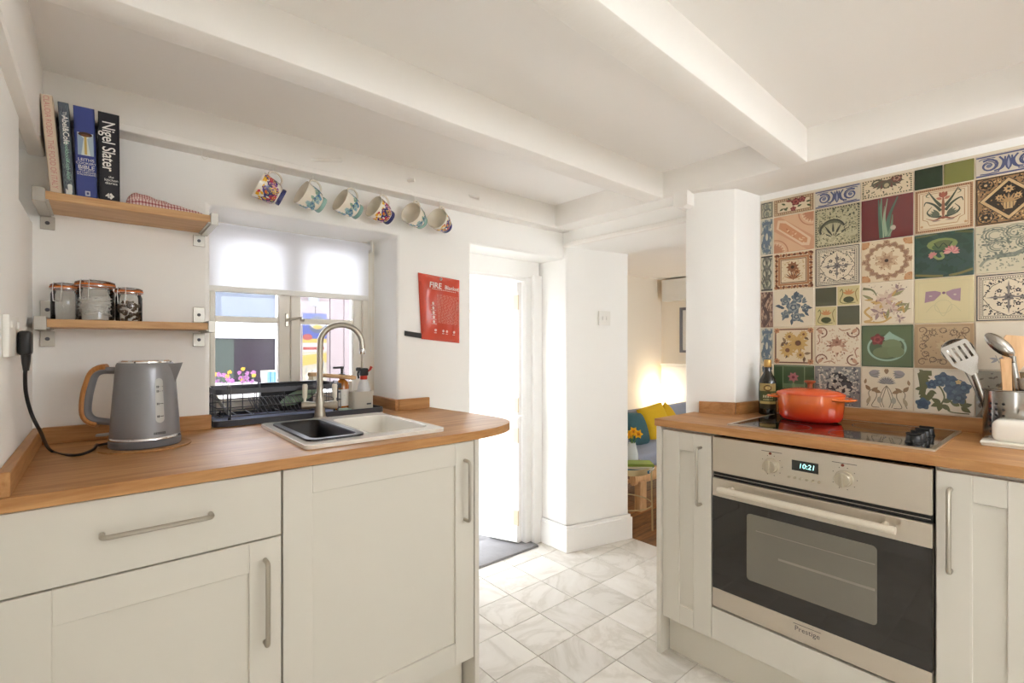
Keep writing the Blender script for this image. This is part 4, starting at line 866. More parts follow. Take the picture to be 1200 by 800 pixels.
# water gauge and lettering on the side that faces the sink
def kart(ang, span, h0, h1):
    def f(s, t, l):
        z = h0 + t * (h1 - h0); r = 0.081 - (z - 0.035) * 0.0686 + 0.0006 + l; th = ang + (s - 0.5) * span
        return (K0.x + r * math.cos(th), K0.y + r * math.sin(th), K0.z + z)
    return f
kang = math.atan2(-K0.y, -K0.x) + 0.42
a = Art(kart(kang, 0.27, 0.068, 0.192)); pts = rrect(0.0, 1.0, 0.0, 1.0, 0.0, 1)
a.hold = True
for k in range(48):
    y0, y1 = k / 48, (k + 1) / 48; w = lambda y: 0.5 * math.sqrt(max(0, 1 - max(0, (abs(y - 0.5) - 0.41) / 0.09) ** 2)); 
    for q in range(4): a.poly([(0.5 - w(y0) + 2 * w(y0) * q / 4, y0), (0.5 - w(y0) + 2 * w(y0) * (q + 1) / 4, y0), (0.5 - w(y1) + 2 * w(y1) * (q + 1) / 4, y1), (0.5 - w(y1) + 2 * w(y1) * q / 4, y1)], rgb(186, 186, 184))
a.hold = False; a.l += 3; a.hold = True
for y in (0.8, 0.7, 0.42, 0.14): a.rect(0.5, y, 0.95, y + 0.014, rgb(40, 40, 42)); a.rect(0.16, y - 0.02, 0.28, y + 0.03, rgb(60, 60, 62)); a.rect(0.32, y - 0.02, 0.44, y + 0.03, rgb(60, 60, 62))
a.build('water_gauge', attr_mat('gauge_ink', 0.15, 0.4), kt)
a = Art(kart(kang - 0.02, 0.36, 0.036, 0.044)); a.hold = True
for k in range(11): a.rect(k / 11, 0.1, k / 11 + 0.07, 0.9, rgb(52, 52, 56)); a.rect(k / 11 + 0.02, 0.3, k / 11 + 0.045, 0.7, rgb(120, 120, 124)) if k % 2 else None
a.build('maker_name', print_m, kt)
obj('switch', tube(B(), [hp(0.082, 0.036), hp(0.094, 0.034), hp(0.114, 0.033)], [0.006, 0.0075, 0.0065], 10, flat=(0.6, 1.5)), mat('switch_grey', rgb(170, 166, 160), 0.4), kt)
# wall socket, plug, cable
sx = XL
skt = thing('wall_socket', 'white double wall socket on the left wall', 'socket', (sx, 1.47, 1.18))
obj('plate', box(sx, sx + 0.011, 1.39, 1.54, 1.175, 1.262, 0.003, 2), white_plastic, skt); obj('rocker', box(sx + 0.010, sx + 0.014, 1.41, 1.425, 1.235, 1.25, 0.001), white_plastic, skt); obj('rocker', box(sx + 0.010, sx + 0.014, 1.505, 1.52, 1.235, 1.25, 0.001), white_plastic, skt)
plg = thing('kettle_plug', 'black plug in the wall socket with the kettle cable', 'plug', (sx + 0.012, 1.515, 1.19))
pc = Vector((sx + 0.012, 1.512, 1.205))
bm = B(); bx(bm, pc.x, pc.x + 0.022, pc.y - 0.022, pc.y + 0.022, pc.z - 0.028, pc.z + 0.026, 0.007, 3); obj('plug_body', bm, black_plastic, plg, smooth=60)
obj('strain_relief', tube(B(), [pc + Vector((0.012, 0, -0.023)), pc + Vector((0.012, 0, -0.042)), pc + Vector((0.012, 0.001, -0.062))], [0.0085, 0.0075, 0.005], 10), black_plastic, plg)
def wp(u, v, z=WT + 0.005): p = px(u, v, 'z', z); return p
cpts = [pc + Vector((0.012, 0.001, -0.055)), px(24, 440, 'y', 1.52), px(21, 462, 'y', 1.54), px(37, 485, 'y', 1.56), px(47, 505, 'y', 1.58), wp(60, 528), wp(88, 533), wp(108, 527), wp(113, 521), hp(0.108, 0.006), hp(0.084, 0.010)]
cpts = [Vector((max(p.x, XL + 0.022), p.y, max(p.z, WT + 0.0046))) for p in cpts]
obj('cable', tube(B(), spline(cpts, 8), 0.0036, 8), black_plastic, plg)

# ================================================================== SHELVES, BOOKS, TOWEL, JARS
satin = brushed('satin_aluminium', rgb(186, 182, 174), 0.38, (6, 6, 160))
def shelf(zt, y0, label, up):
    t = thing('wall_shelf', label, 'shelf', (0.08, W, zt - 0.022))
    obj('board', box(-0.112, 0.262, y0, W - 0.004, zt - 0.022, zt, 0.0015), pine, t)
    for x0, x1 in ((-0.136, -0.1105), (0.2605, 0.281)):
        q = -0.008 if x0 < 0 else 0.008; bm = B(); xs = (x0, x1 + (0.006 if x0 < 0 else 0)) if x0 < 0 else (x0 - 0.006, x1)
        bx(bm, x0, x1, y0 - 0.006, W - 0.003, zt - 0.03, zt + 0.007, 0.0012); bx(bm, xs[0], xs[1], y0 - 0.004, W - 0.003, zt - 0.0255, zt - 0.0225); 
        br_ = obj('bracket', bm, satin, t)
        a, b = (x0 + 0.002, x1 + 0.008) if x0 < 0 else (x0 - 0.022, x1 - 0.008)
        for z0, z1 in (((zt + 0.007, zt + 0.058), (zt - 0.075, zt - 0.03)) if up else ((zt - 0.068, zt - 0.03),)):
            pl = obj('wall_plate', box(a, b, W - 0.006, W - 0.0005, z0, z1, 0.001), satin, br_)
            zc = (z0 + z1) / 2; s_ = lathe(B(), [(0.0055, 0), (0.005, 0.0018), (0, 0.0022)], 14, ((a + b) / 2, W - 0.006, zc), Matrix.Rotation(R(90), 4, 'X')); bx(s_, (a + b) / 2 - 0.0035, (a + b) / 2 + 0.0035, W - 0.0086, W - 0.0075, zc - 0.0007, zc + 0.0007)
            s_ = obj('screw', s_, dark_metal, br_)
    return t
shelf(1.604, 1.757, 'upper pine shelf with steel brackets holding cookbooks', False)
shelf(1.270, 1.80, 'lower pine shelf with steel brackets holding clip-top jars', True)
ST = 1.604
paper = mat('page_paper', rgb(226, 214, 192), 0.9)
def book(label, x0, x1, h, y0, dep, tilt, cover, art):
    t = thing('cookbook', label, 'book', ((x0 + x1) / 2, y0, ST), 'cookbooks on the upper shelf')
    M = Matrix.Translation((x0, y0, ST)) @ Matrix.Rotation(tilt, 4, 'Y'); w = x1 - x0
    cv = B(); bx(cv, 0, 0.003, 0, dep, 0, h, 0.0008, mtx=M); bx(cv, w - 0.003, w, 0, dep, 0, h, 0.0008, mtx=M); bx(cv, 0, w, 0, 0.004, 0, h, 0.0012, mtx=M); obj('cover', cv, cover, t)
    obj('pages', box(0.003, w - 0.003, 0.004, dep - 0.004, 0.003, h - 0.004, mtx=M), paper, t)
    a = Art(lambda s, q, l: tuple(M @ Vector((min(max(s, 0.03), 0.97) * w, -l, min(max(q, 0.004), 0.996) * h))))
    art(a, t, M, w, h)
    if a.F: a.build('spine_print', print_m, t, True)
def down(M, x, z): return M @ frame_mtx((x, -0.0007, z), (0, 0, -1), (1, 0, 0))      # lettering running down the spine
def flatm(M, x, z): return M @ frame_mtx((x, -0.0007, z), (1, 0, 0), (0, 0, 1))
salm = mat('salmon_ink', rgb(214, 150, 140), 0.6); white_ink = mat('white_ink', rgb(240, 238, 232), 0.5); green_ink = mat('pale_green_ink', rgb(170, 214, 190), 0.5)
def b1_(a, t, M, w, h): text('title', 'CLAUDIA RODEN  THE FOOD OF ITALY', 0.0168, salm, t, down(M, w * 0.45, h * 0.53), sx=0.82)
def b2_(a, t, M, w, h):
    a.blobs(120, 5, 0.05, rgb(112, 122, 130), y1=0.95); a.blobs(80, 6, 0.04, rgb(72, 78, 90), y1=0.95); a.blobs(50, 8, 0.03, rgb(140, 158, 148), y1=0.35)
    text('title', 'The', 0.011, white_ink, t, down(M, w * 0.55, h * 0.87)); text('title', 'Abel&Cole', 0.0175, white_ink, t, down(M, w * 0.55, h * 0.71), bold=0.0003); text('subtitle', 'Cookbook', 0.0125, green_ink, t, down(M, w * 0.55, h * 0.49)); text('author', 'Keith Abel', 0.012, green_ink, t, down(M, w * 0.55, h * 0.29))
    a.curve([(0.2, 0.06), (0.5, 0.04), (0.8, 0.1), (0.4, 0.1), (0.75, 0.03)], 0.07, rgb(230, 232, 226))
def b3_(a, t, M, w, h):
    a.rect(0.14, 0.48, 0.9, 0.72, rgb(214, 222, 214)); a.poly([(0.14, 0.48), (0.3, 0.48), (0.44, 0.66), (0.14, 0.72)], rgb(150, 170, 190)); a.poly([(0.9, 0.48), (0.74, 0.48), (0.6, 0.66), (0.9, 0.72)], rgb(168, 186, 196)); a.rect(0.46, 0.49, 0.58, 0.68, rgb(206, 176, 96)); a.ell(0.52, 0.705, 0.34, 0.025, rgb(72, 44, 30)); a.ell(0.52, 0.695, 0.2, 0.012, rgb(120, 74, 44))
    for s_, z, q in (('LEITHS', 0.43, 0.0115), ('COOKERY', 0.392, 0.0092), ('BIBLE', 0.350, 0.0150)): text('title', s_, q, white_ink, t, flatm(M, w * 0.52, h * z))
    for s_, z in (('PRUE LEITH', 0.318), ('and CAROLINE', 0.295), ('WALDEGRAVE', 0.272)): text('author', s_, 0.0062, white_ink, t, flatm(M, w * 0.52, h * z))
    a.rect(0.42, 0.045, 0.66, 0.098, rgb(196, 202, 220)); a.rect(0.49, 0.06, 0.6, 0.085, rgb(64, 72, 128))
def b4_(a, t, M, w, h):
    text('title', 'Nigel Slater', 0.041, white_ink, t, down(M, w * 0.46, h * 0.63), sx=0.78, bold=0.0003, spacing=0.95)
    for s_, x, q in (('the', 0.62, 0.009), ('kitchen', 0.42, 0.0105), ('diaries', 0.22, 0.0105)): text('subtitle', s_, q, white_ink, t, flatm(M, w * 0.60, h * (0.225 + (x - 0.22) * 0.17)))
    a.petal(0.58, 0.082, 0.0, 0.16, 0.03, rgb(236, 234, 228)); a.petal(0.58, 0.082, R(90), 0.035, 0.16, rgb(236, 234, 228)); a.petal(0.58, 0.082, R(-90), 0.035, 0.16, rgb(236, 234, 228)); text('number', '4', 0.019, white_ink, t, flatm(M, w * 0.42, h * 0.082), bold=0.0004)
BY = 1.800
book('cream cookbook with salmon lettering leaning at the bracket end', -0.1035, -0.079, 0.268, BY, 0.15, -0.076, mat('cream_cover', rgb(228, 208, 184), 0.6), b1_)
book('slim grey marbled cookbook leaning between the cream and blue books', -0.076, -0.054, 0.258, BY, 0.15, -0.052, mat('grey_cover', rgb(92, 100, 110), 0.5), b2_)
book('thick blue cookbook with a white picture on its spine', -0.051, -0.0065, 0.258, BY, 0.15, -0.028, mat('blue_cover', rgb(62, 74, 140), 0.45), b3_)
book('black cookbook with large white lettering next to the checked towel', -0.0045, 0.0425, 0.258, BY, 0.15, -0.006, mat('black_cover', rgb(34, 34, 42), 0.4), b4_)
# checked tea towel
tw, nt, b_ = nmat('checked_cotton'); N = nt.nodes.new; L = nt.links
tc = N('ShaderNodeTexCoord'); cols = []
for ax_, sc in (('X', 420), ('Y', 420)):
    sp = N('ShaderNodeSeparateXYZ'); L.new(tc.outputs['UV'], sp.inputs[0]); m_ = N('ShaderNodeMath'); m_.operation = 'MULTIPLY'; m_.inputs[1].default_value = 26 if ax_ == 'X' else 12; L.new(sp.outputs[ax_], m_.inputs[0])
    f_ = N('ShaderNodeMath'); f_.operation = 'FRACT'; L.new(m_.outputs[0], f_.inputs[0]); g_ = N('ShaderNodeMath'); g_.operation = 'GREATER_THAN'; g_.inputs[1].default_value = 0.62; L.new(f_.outputs[0], g_.inputs[0]); cols.append(g_)
ad = N('ShaderNodeMath'); ad.operation = 'ADD'; L.new(cols[0].outputs[0], ad.inputs[0]); L.new(cols[1].outputs[0], ad.inputs[1]); hf = N('ShaderNodeMath'); hf.operation = 'MULTIPLY'; hf.inputs[1].default_value = 0.5; L.new(ad.outputs[0], hf.inputs[0])
cr = N('ShaderNodeValToRGB'); cr.color_ramp.elements[0].color = rgb(232, 214, 206); cr.color_ramp.elements[1].color = rgb(138, 52, 56); e = cr.color_ramp.elements.new(0.5); e.color = rgb(196, 132, 130); L.new(hf.outputs[0], cr.inputs['Fac']); L.new(cr.outputs['Color'], b_.inputs['Base Color']); b_.inputs['Roughness'].default_value = 0.95
def towel_layer(x0, x1, y0, y1, zf, sd):
    bm = B(); nx, ny = 22, 8; uv = bm.loops.layers.uv.new('UVMap'); G = []
    for i in range(nx + 1):
        row = []
        for j in range(ny + 1):
            s, q = i / nx, j / ny; e = math.sin(PI * min(1, max(0, q * 1.0))) ** 0.5 * min(1, 6 * s, 6 * (1 - s)) ** 0.5
            row.append((bm.verts.new((x0 + (x1 - x0) * s, y0 + (y1 - y0) * q + 0.003 * noise.noise((s * 6, q * 3, sd)), ST + zf(s) * e + 0.003 * e * noise.noise((s * 7, q * 5, sd)) + 0.001)), (s, q)))
        G.append(row)
    for i in range(nx):
        for j in range(ny):
            vs = [G[i][j], G[i + 1][j], G[i + 1][j + 1], G[i][j + 1]]; f = bm.faces.new([v[0] for v in vs])
            for lp, v in zip(f.loops, vs): lp[uv].uv = v[1]
    return bm
tt = thing('tea_towel', 'red and white checked tea towel folded on the upper shelf', 'tea towel', (0.15, 1.81, ST))
obj('lower_fold', towel_layer(0.056, 0.256, 1.768, 1.86, lambda s: 0.030 * (1 - s) ** 0.7 + 0.009, 2), tw, tt, smooth=80)
obj('upper_fold', towel_layer(0.053, 0.205, 1.775, 1.85, lambda s: 0.046 * (1 - s) ** 0.6 + 0.005, 5), tw, tt, smooth=80)
# clip-top jars
rubber = mat('orange_rubber', rgb(222, 124, 58), 0.5)
def jar(label, x, y, r, h, fill, seed):
    z0 = 1.2702; c = Vector((x, y, z0))
    t = thing('clip_top_jar', label, 'jar', c, 'clip-top jars on the lower shelf')
    obj('glass', lathe(B(), [(0, 0), (r * 0.9, 0), (r, 0.005), (r, h * 0.7), (r * 0.9, h * 0.78), (r * 0.9, h * 0.82), (r * 1.02, h * 0.83), (r * 1.02, h * 0.86)], 30, c), jar_glass, t)
    obj('seal', lathe(B(), [(r * 0.95, h * 0.86), (r * 1.06, h * 0.862), (r * 1.06, h * 0.905), (r * 0.95, h * 0.907)], 30, c), rubber, t)
    ld = obj('lid', lathe(B(), [(r * 1.02, h * 0.905), (r * 1.04, h * 0.92), (r * 1.02, h * 0.95), (r * 0.85, h * 0.98), (r * 0.5, h), (0, h)], 30, c), jar_glass, t)
    bm = B(); th = math.atan2(-y, -x) - 0.5; n = Vector((math.cos(th), math.sin(th), 0)); s_ = Vector((-n.y, n.x, 0))
    tube(bm, [c + Vector((r * 1.07 * math.cos(q * PI / 12), r * 1.07 * math.sin(q * PI / 12), h * 0.845)) for q in range(24)], 0.0011, 6, True)
    for k in (-1, 1): tube(bm, round_path([c + n * r * 1.05 + s_ * 0.010 * k + Vector((0, 0, h * 0.99)), c + n * (r * 1.12) + s_ * 0.011 * k + Vector((0, 0, h * 0.8)), c + n * (r * 1.12) + s_ * 0.009 * k + Vector((0, 0, h * 0.5))], 0.006), 0.0012, 6)
    tube(bm, [c + n * r * 1.12 + s_ * 0.009 + Vector((0, 0, h * 0.5)), c + n * r * 1.12 - s_ * 0.009 + Vector((0, 0, h * 0.5))], 0.0012, 6); tube(bm, [c + n * r * 1.05 + s_ * 0.01 + Vector((0, 0, h * 0.99)), c - n * r * 0.95 + Vector((0, 0, h * 1.0))], 0.0012, 6); tube(bm, [c - n * r * 1.05 + Vector((0, 0, h * 0.99)), c - n * r * 1.12 + Vector((0, 0, h * 0.8))], 0.0012, 6)
    obj('wire_clip', bm, chrome, t)
    if fill:
        rd = random.Random(seed); bm = B()
        if fill == 'cable':
            for k in range(16):
                q = rd.uniform(0.45, 0.85) * r; zc = rd.uniform(0.2, 0.55) * h; tl = rd.uniform(0.3, 1.0); a0 = rd.uniform(0, 6.28)
                tube(bm, [c + Vector((q * math.cos(w), q * math.sin(w) * 0.9, zc + q * tl * 0.5 * math.sin(w + a0))) for w in [2 * PI * i / 16 for i in range(16)]], 0.0017, 6, True)
            fm_ = mat('white_cable', rgb(240, 238, 234), 0.5)
        else:
            for k in range(70):
                q = r * 0.82 * math.sqrt(rd.random()); w = rd.uniform(0, 6.28); lathe(bm, [(0, -0.003), (0.005, -0.001), (0.005, 0.001), (0, 0.003)], 7, c + Vector((q * math.cos(w), q * math.sin(w), rd.uniform(0.05, 0.6) * h)), Matrix.Rotation(rd.uniform(0, 3), 4, Vector((rd.random(), rd.random(), 0.2))))
            fm_ = mat('dried_spice', rgb(112, 94, 76), 0.9, var=0.4, vscale=60)
        o = obj('contents', bm, fm_, t); o['kind'] = 'stuff'
jar('empty clip-top jar at the bracket end of the lower shelf', -0.078, 1.905, 0.032, 0.108, None, 1)
jar('largest clip-top jar, filled with coiled white cable', -0.012, 1.872, 0.044, 0.118, 'cable', 2)
jar('small clip-top jar filled with brown spice', 0.066, 1.888, 0.033, 0.104, 'spice', 3)

# ================================================================== PEG RAIL, MUGS
rail = thing('mug_rail', 'white batten along the wall beam with hooks for mugs', 'rail', (0.55, 1.89, 1.846))
obj('batten', box(0.03, 1.03, 1.872, 1.896, 1.846, 1.866, 0.002), timber, rail)
obj('batten', box(1.03, 2.0, 1.884, 1.896, 1.848, 1.862, 0.002), timber, rail)
MUGX = [0.472, 0.612, 0.757, 0.892, 1.04, 1.168]
hookz = []
for i, x in enumerate([0.255] + MUGX):
    y, z = (1.884, 1.846) if x < 1.03 else (1.876, 1.85)
    bm = B(); tube(bm, spline([(x, y, z), (x, y, z - 0.022), (x + 0.008, y - 0.002, z - 0.032), (x + 0.016, y - 0.003, z - 0.024), (x + 0.016, y - 0.003, z - 0.018)], 5), 0.0014, 6); obj('hook', bm, white_plastic, rail)
for n_, (b0, t0, yy) in enumerate((((366, 187), (401, 187.5), 1.845), ((478, 212), (486, 211), 1.872), ((550, 229), (562, 232), 1.868))):
    p0 = px(*b0, 'y', 1.898); p1 = px(*t0, 'y', yy)
    pg = thing('wooden_peg', ['long white peg on the beam above the teal mugs', 'short white peg on the beam above the end of the thick batten', 'white peg on the beam nearest the fire blanket'][n_], 'peg', p0, 'pegs in the wall beam')
    d = (p1 - p0); obj('shaft', tube(B(), [p0 - d.normalized() * 0.01, p0.lerp(p1, 0.9), p0.lerp(p1, 0.97), p1], [0.0065, 0.0075, 0.0085, 0.0075], 12), timber, pg)
mug_in = mat('mug_glaze', rgb(238, 230, 214), 0.15, coat=0.5); navy = mat('navy_glaze', rgb(52, 54, 110), 0.2, coat=0.4); teal = mat('teal_glaze', rgb(140, 178, 170), 0.2, coat=0.4)
def mug_proto(kind):
    """mug standing at the origin, mouth up, handle on +x"""
    t = thing('hanging_mug', 'x', 'mug')
    prof = [(0, 0), (0.024, 0), (0.0255, 0.010), (0.024, 0.012), (0.032, 0.022), (0.036, 0.036), (0.037, 0.05), (0.0395, 0.068), (0.041, 0.075), (0.0395, 0.075), (0.0375, 0.066), (0.035, 0.05), (0.033, 0.034), (0.026, 0.02), (0, 0.016)]
    b = obj('body', lathe(B(), prof[3:], 36, (0, 0, 0)), mug_in, t, smooth=60)
    obj('foot', lathe(B(), [(0, 0), (0.0262, 0), (0.0272, 0.004), (0.0265, 0.011), (0.0235, 0.0125)], 32, (0, 0, 0)), navy if kind else teal, t)
    obj('handle', tube(B(), spline([(0.0365, 0, 0.062), (0.052, 0, 0.064), (0.061, 0, 0.05), (0.058, 0, 0.034), (0.046, 0, 0.024), (0.033, 0, 0.024)], 5), 0.0036, 9, flat=(0.8, 1.2)), mug_in, t)
    def rad(z):
        for (r0, z0), (r1, z1) in zip(prof[3:9], prof[4:9]):
            if z0 <= z <= z1: return r0 + (r1 - r0) * (z - z0) / (z1 - z0)
        return 0.04
    def mp(s, q, l): q = min(max(q, 0), 1); z = 0.016 + q * 0.054; th = s / 4.3 * 2 * PI; r = rad(z) + 0.0004 + l; return (r * math.cos(th), r * math.sin(th), z)
    a = Art(mp); rd = random.Random(kind * 9 + 2)
    if kind:
        pal = [rgb(86, 52, 122), rgb(232, 176, 40), rgb(222, 112, 44), rgb(150, 84, 150), rgb(54, 60, 110), rgb(66, 110, 84), rgb(228, 160, 190), rgb(196, 60, 80)]
        for k in range(84):
            y = rd.uniform(0.05, 0.95); x = rd.uniform(0, 4.3); c = pal[(k * 3) % len(pal)] if y < 0.55 else [pal[1], pal[2], pal[1], pal[0], pal[7]][k % 5]
            if k % 3 == 0: a.flower(x, y, 0.26 if y < 0.6 else 0.17, 5, c, rgb(244, 214, 90), 0.8)
            else: a.petal(x, y, rd.uniform(0, 6.28), 0.24, 0.15, c, 4)
            a.l = min(a.l, 30 + k % 20)
    else:
        pal = [rgb(104, 156, 186), rgb(150, 186, 196), rgb(84, 128, 166), rgb(176, 200, 196), rgb(140, 172, 150)]
        for k in range(12):
            x, y = (k + 0.5) / 12 * 4.3 + rd.uniform(-0.1, 0.1), rd.uniform(0.15, 0.75)
            for j in range(7): a.petal(x + rd.uniform(-0.12, 0.12), y + rd.uniform(-0.12, 0.12), rd.uniform(0, 6.28), 0.3, 0.2, pal[(k + j) % 5], 4)
            a.ell(x, y, 0.08, 0.08, rgb(60, 100, 140), n=8); a.petal(x, y, rd.uniform(0, 6), 0.4, 0.06, rgb(150, 170, 140), 4)
    a.build('painted_pattern', glaze_print, b)
    return t
pr = {0: mug_proto(0), 1: mug_proto(1)}; used = set()
MD = [(1, (-0.90, 0.10, 0.42), 'purple and orange flowered mug with a navy foot, hanging nearest the shelves'), (0, (-0.90, -0.12, 0.38), 'teal flowered mug hanging next to the navy-footed mug by the shelves'), (0, (-0.90, -0.14, 0.38), 'teal flowered mug hanging between another teal mug and a navy-footed mug'),
      (1, (-0.90, -0.18, 0.36), 'purple flowered mug with a navy foot hanging between two teal mugs'), (0, (-0.84, -0.46, 0.25), 'teal flowered mug showing its cream inside at the end of the thick batten'), (1, (-0.84, -0.46, 0.22), 'navy-footed mug showing its cream inside, above the fire blanket')]
for i, (k, m, lab) in enumerate(MD):
    o = pr[k] if k not in used else copy_tree(pr[k]); used.add(k)
    zax = Vector(m).normalized(); xax = (Vector((0, 0, 1)) - zax * zax.z).normalized(); yax = zax.cross(xax)
    M = Matrix((xax, yax, zax)).transposed()
    hookp = Vector((MUGX[i] + 0.009, 1.882 if i < 4 else 1.874, (1.846 if i < 4 else 1.85) - 0.0305))
    loc = hookp - M @ Vector((0.0565, 0, 0.048)) * 1.17
    o.scale = (1.17,) * 3
    o.location = loc; o.rotation_mode = 'XYZ'; o.rotation_euler = M.to_euler(); tag(o, lab, 'mug', 'mugs hanging under the beam')

# fire blanket on the wall beside the door
red_m = mat('red_vinyl', rgb(208, 76, 54), 0.26, bump=0.35, bscale=26, coat=0.3)
P4 = [px(492, 319, 'y', W - 0.02), px(540, 328, 'y', W - 0.02), px(540, 402, 'y', W - 0.02), px(496, 397, 'y', W - 0.02)]
fb = thing('fire_blanket', 'red fire blanket pouch with white lettering hanging on the wall', 'fire blanket', (1.21, W, 1.22))
bm = B(); n1, n2 = 14, 20; G = {}
def fbp(s, q, side):
    p = (P4[3] * (1 - s) + P4[2] * s) * (1 - q) + (P4[0] * (1 - s) + P4[1] * s) * q
    e = min(1, 5 * min(s, 1 - s)) * min(1, 5 * min(q, 1 - q)); bul = 0.018 * (e ** 0.5) + 0.0022 * math.sin(s * 16 + 2 * math.sin(q * 5)) * e
    return Vector((p.x, W - 0.008 - bul if side else W - 0.002, p.z))
for sd in (0, 1):
    for i in range(n1 + 1):
        for j in range(n2 + 1): G[sd, i, j] = bm.verts.new(fbp(i / n1, j / n2, sd))
    for i in range(n1):
        for j in range(n2): bm.faces.new((G[sd, i, j], G[sd, i + 1, j], G[sd, i + 1, j + 1], G[sd, i, j + 1]))
for i in range(n1):
    for j in (0, n2): bm.faces.new((G[0, i, j], G[0, i + 1, j], G[1, i + 1, j], G[1, i, j]))
for j in range(n2):
    for i in (0, n1): bm.faces.new((G[0, i, j], G[0, i, j + 1], G[1, i, j + 1], G[1, i, j]))
bmesh.ops.recalc_face_normals(bm, faces=bm.faces[:]); obj('pouch', bm, red_m, fb, smooth=60)
A = Art(lambda s, q, l: tuple(fbp(s, q, 1) + Vector((0, -0.005 - l, 0)))); wi = rgb(236, 206, 196); rd = random.Random(3); A.hold = True
for k in range(24):
    q = 0.70 - k * 0.0185; x = 0.36
    while x < 0.86: w_ = rd.uniform(0.03, 0.09); A.rect(x, q, min(x + w_, 0.9), q + 0.007, rgb(224, 150, 130)); x += w_ + 0.02
for k in range(14): A.rect(0.24 + k * 0.044, 0.775, 0.27 + k * 0.044, 0.786, wi)
for k in range(5):
    y = 0.56 - k * 0.07; A.flower(0.26, y, 0.03, 5, wi, wi); A.rect(0.2, y - 0.035, 0.32, y - 0.03, wi)
for x in (0.3, 0.5, 0.6, 0.78): A.ell(x, 0.155, 0.03, 0.02, wi); A.rect(x - 0.03, 0.11, x + 0.03, 0.12, wi)
A.build('printed_instructions', print_m, fb, True)
ft = fbp(0.33, 0.835, 1); fd = (P4[1] - P4[0]).normalized()
FM = lambda p: frame_mtx(p + Vector((0, -0.008, 0)), fd, fd.cross(Vector((0, -1, 0))) * -1 if fd.cross(Vector((0, -1, 0))).z < 0 else fd.cross(Vector((0, -1, 0))))
fw = mat('blanket_white', rgb(244, 230, 222), 0.5)
text('lettering', 'FIRE', 0.036, fw, fb, FM(ft), bold=0.0007); text('lettering', 'Blanket', 0.026, fw, fb, FM(fbp(0.73, 0.83, 1)), bold=0.0004)
q0, q1 = px(474, 390, 'y', W - 0.004), px(498, 394, 'y', W - 0.004)
obj('pull_strap', prism(B(), [(q0.x, q0.z - 0.012), (q1.x, q1.z - 0.012), (q1.x, q1.z + 0.012), (q0.x, q0.z + 0.010)], W - 0.006, W - 0.003, mtx=XZ), black_plastic, fb)
obj('hanging_eye', lathe(B(), [(0.003, 0), (0.007, 0), (0.007, 0.002), (0.003, 0.002)], 14, fbp(0.5, 0.955, 1) + Vector((0, -0.002, 0)), Matrix.Rotation(R(90), 4, 'X')), chrome, fb)

# light switch on the pier
c = px(705, 373, 'y', 1.885); sw = thing('light_switch', 'white double light switch on the pier beside the front door', 'light switch', (c.x, 1.872, c.z))
dv = Vector((2.5 - 2.055, 1.823 - 1.93, 0)).normalized(); base = Vector((2.055, 1.93, c.z)) + dv * ((c.x - 2.055) / dv.x)
M = frame_mtx(base, dv, (0, 0, 1))
obj('plate', box(-0.043, 0.043, -0.043, 0.043, 0.0, 0.010, 0.002, mtx=M), white_plastic, sw)
for x in (-0.014, 0.014): obj('rocker', box(x - 0.006, x + 0.006, -0.011, 0.011, 0.009, 0.014, 0.001, mtx=M), white_plastic, sw)

# sill outside: mug and potted flowers
SZ = 0.985
c = px(318, 470, 'y', 2.35)
mg = thing('striped_mug', 'white and blue mug standing outside the window', 'mug', (c.x, 2.35, SZ))
obj('body', lathe(B(), [(0, 0), (0.036, 0), (0.038, 0.004), (0.044, 0.10), (0.042, 0.10), (0.036, 0.008), (0, 0.008)], 28, (c.x, 2.35, SZ + 0.0)), ceramic, mg)
a = Art(lambda s, q, l: ((c.x + (0.0385 + 0.0058 * q + 0.001 + l) * math.cos(-1.6 + (s - 0.5) * 1.6)), 2.35 + (0.0385 + 0.0058 * q + 0.001 + l) * math.sin(-1.6 + (s - 0.5) * 1.6), SZ + 0.005 + q * 0.092)); a.hold = True
for k in range(6): a.poly([(0.1 + k * 0.14, 0), (0.2 + k * 0.14, 0), (0.26 + k * 0.12, 1), (0.14 + k * 0.12, 1)], rgb(110, 168, 214) if k % 2 else rgb(150, 196, 226))
a.build('blue_stripes', print_m, mg); obj('handle', tube(B(), spline([(c.x + 0.042, 2.35, SZ + 0.085), (c.x + 0.07, 2.35, SZ + 0.075), (c.x + 0.07, 2.35, SZ + 0.04), (c.x + 0.038, 2.35, SZ + 0.025)], 5), 0.0055, 8), ceramic, mg)
fl = thing('flower_trough', 'trough of purple and yellow flowers outside the window', 'flowers', (0.42, 2.38, SZ))
obj('trough', prism(B(), rrect(0.33, 0.53, 2.36, 2.42, 0.008), SZ, SZ + 0.05), mat('pale_trough', rgb(220, 216, 222), 0.7), fl)
rd = random.Random(12); bmv, bml, bmy = B(), B(), B()
for k in range(46):
    x, y, z = rd.uniform(0.335, 0.525), rd.uniform(2.34, 2.42), SZ + 0.04 + rd.uniform(0.0, 0.055)
    tgt = bmy if (k % 6 == 0) else bmv
    for q in range(5):
        th = q * 2 * PI / 5 + rd.random(); d = Vector((math.cos(th), -0.5 + 0.3 * math.sin(th * 2), math.sin(th))).normalized() * 0.011; s_ = d.cross(Vector((0, 1, 0.2))).normalized() * 0.005; p = Vector((x, y, z + (0.02 if tgt is bmy else 0)))
        vs = [tgt.verts.new(v) for v in (p, p + d * 0.6 + s_, p + d, p + d * 0.6 - s_)]; tgt.faces.new(vs)
    tube(bml, [(x, y, SZ + 0.04), (x, y, z)], 0.001, 4)
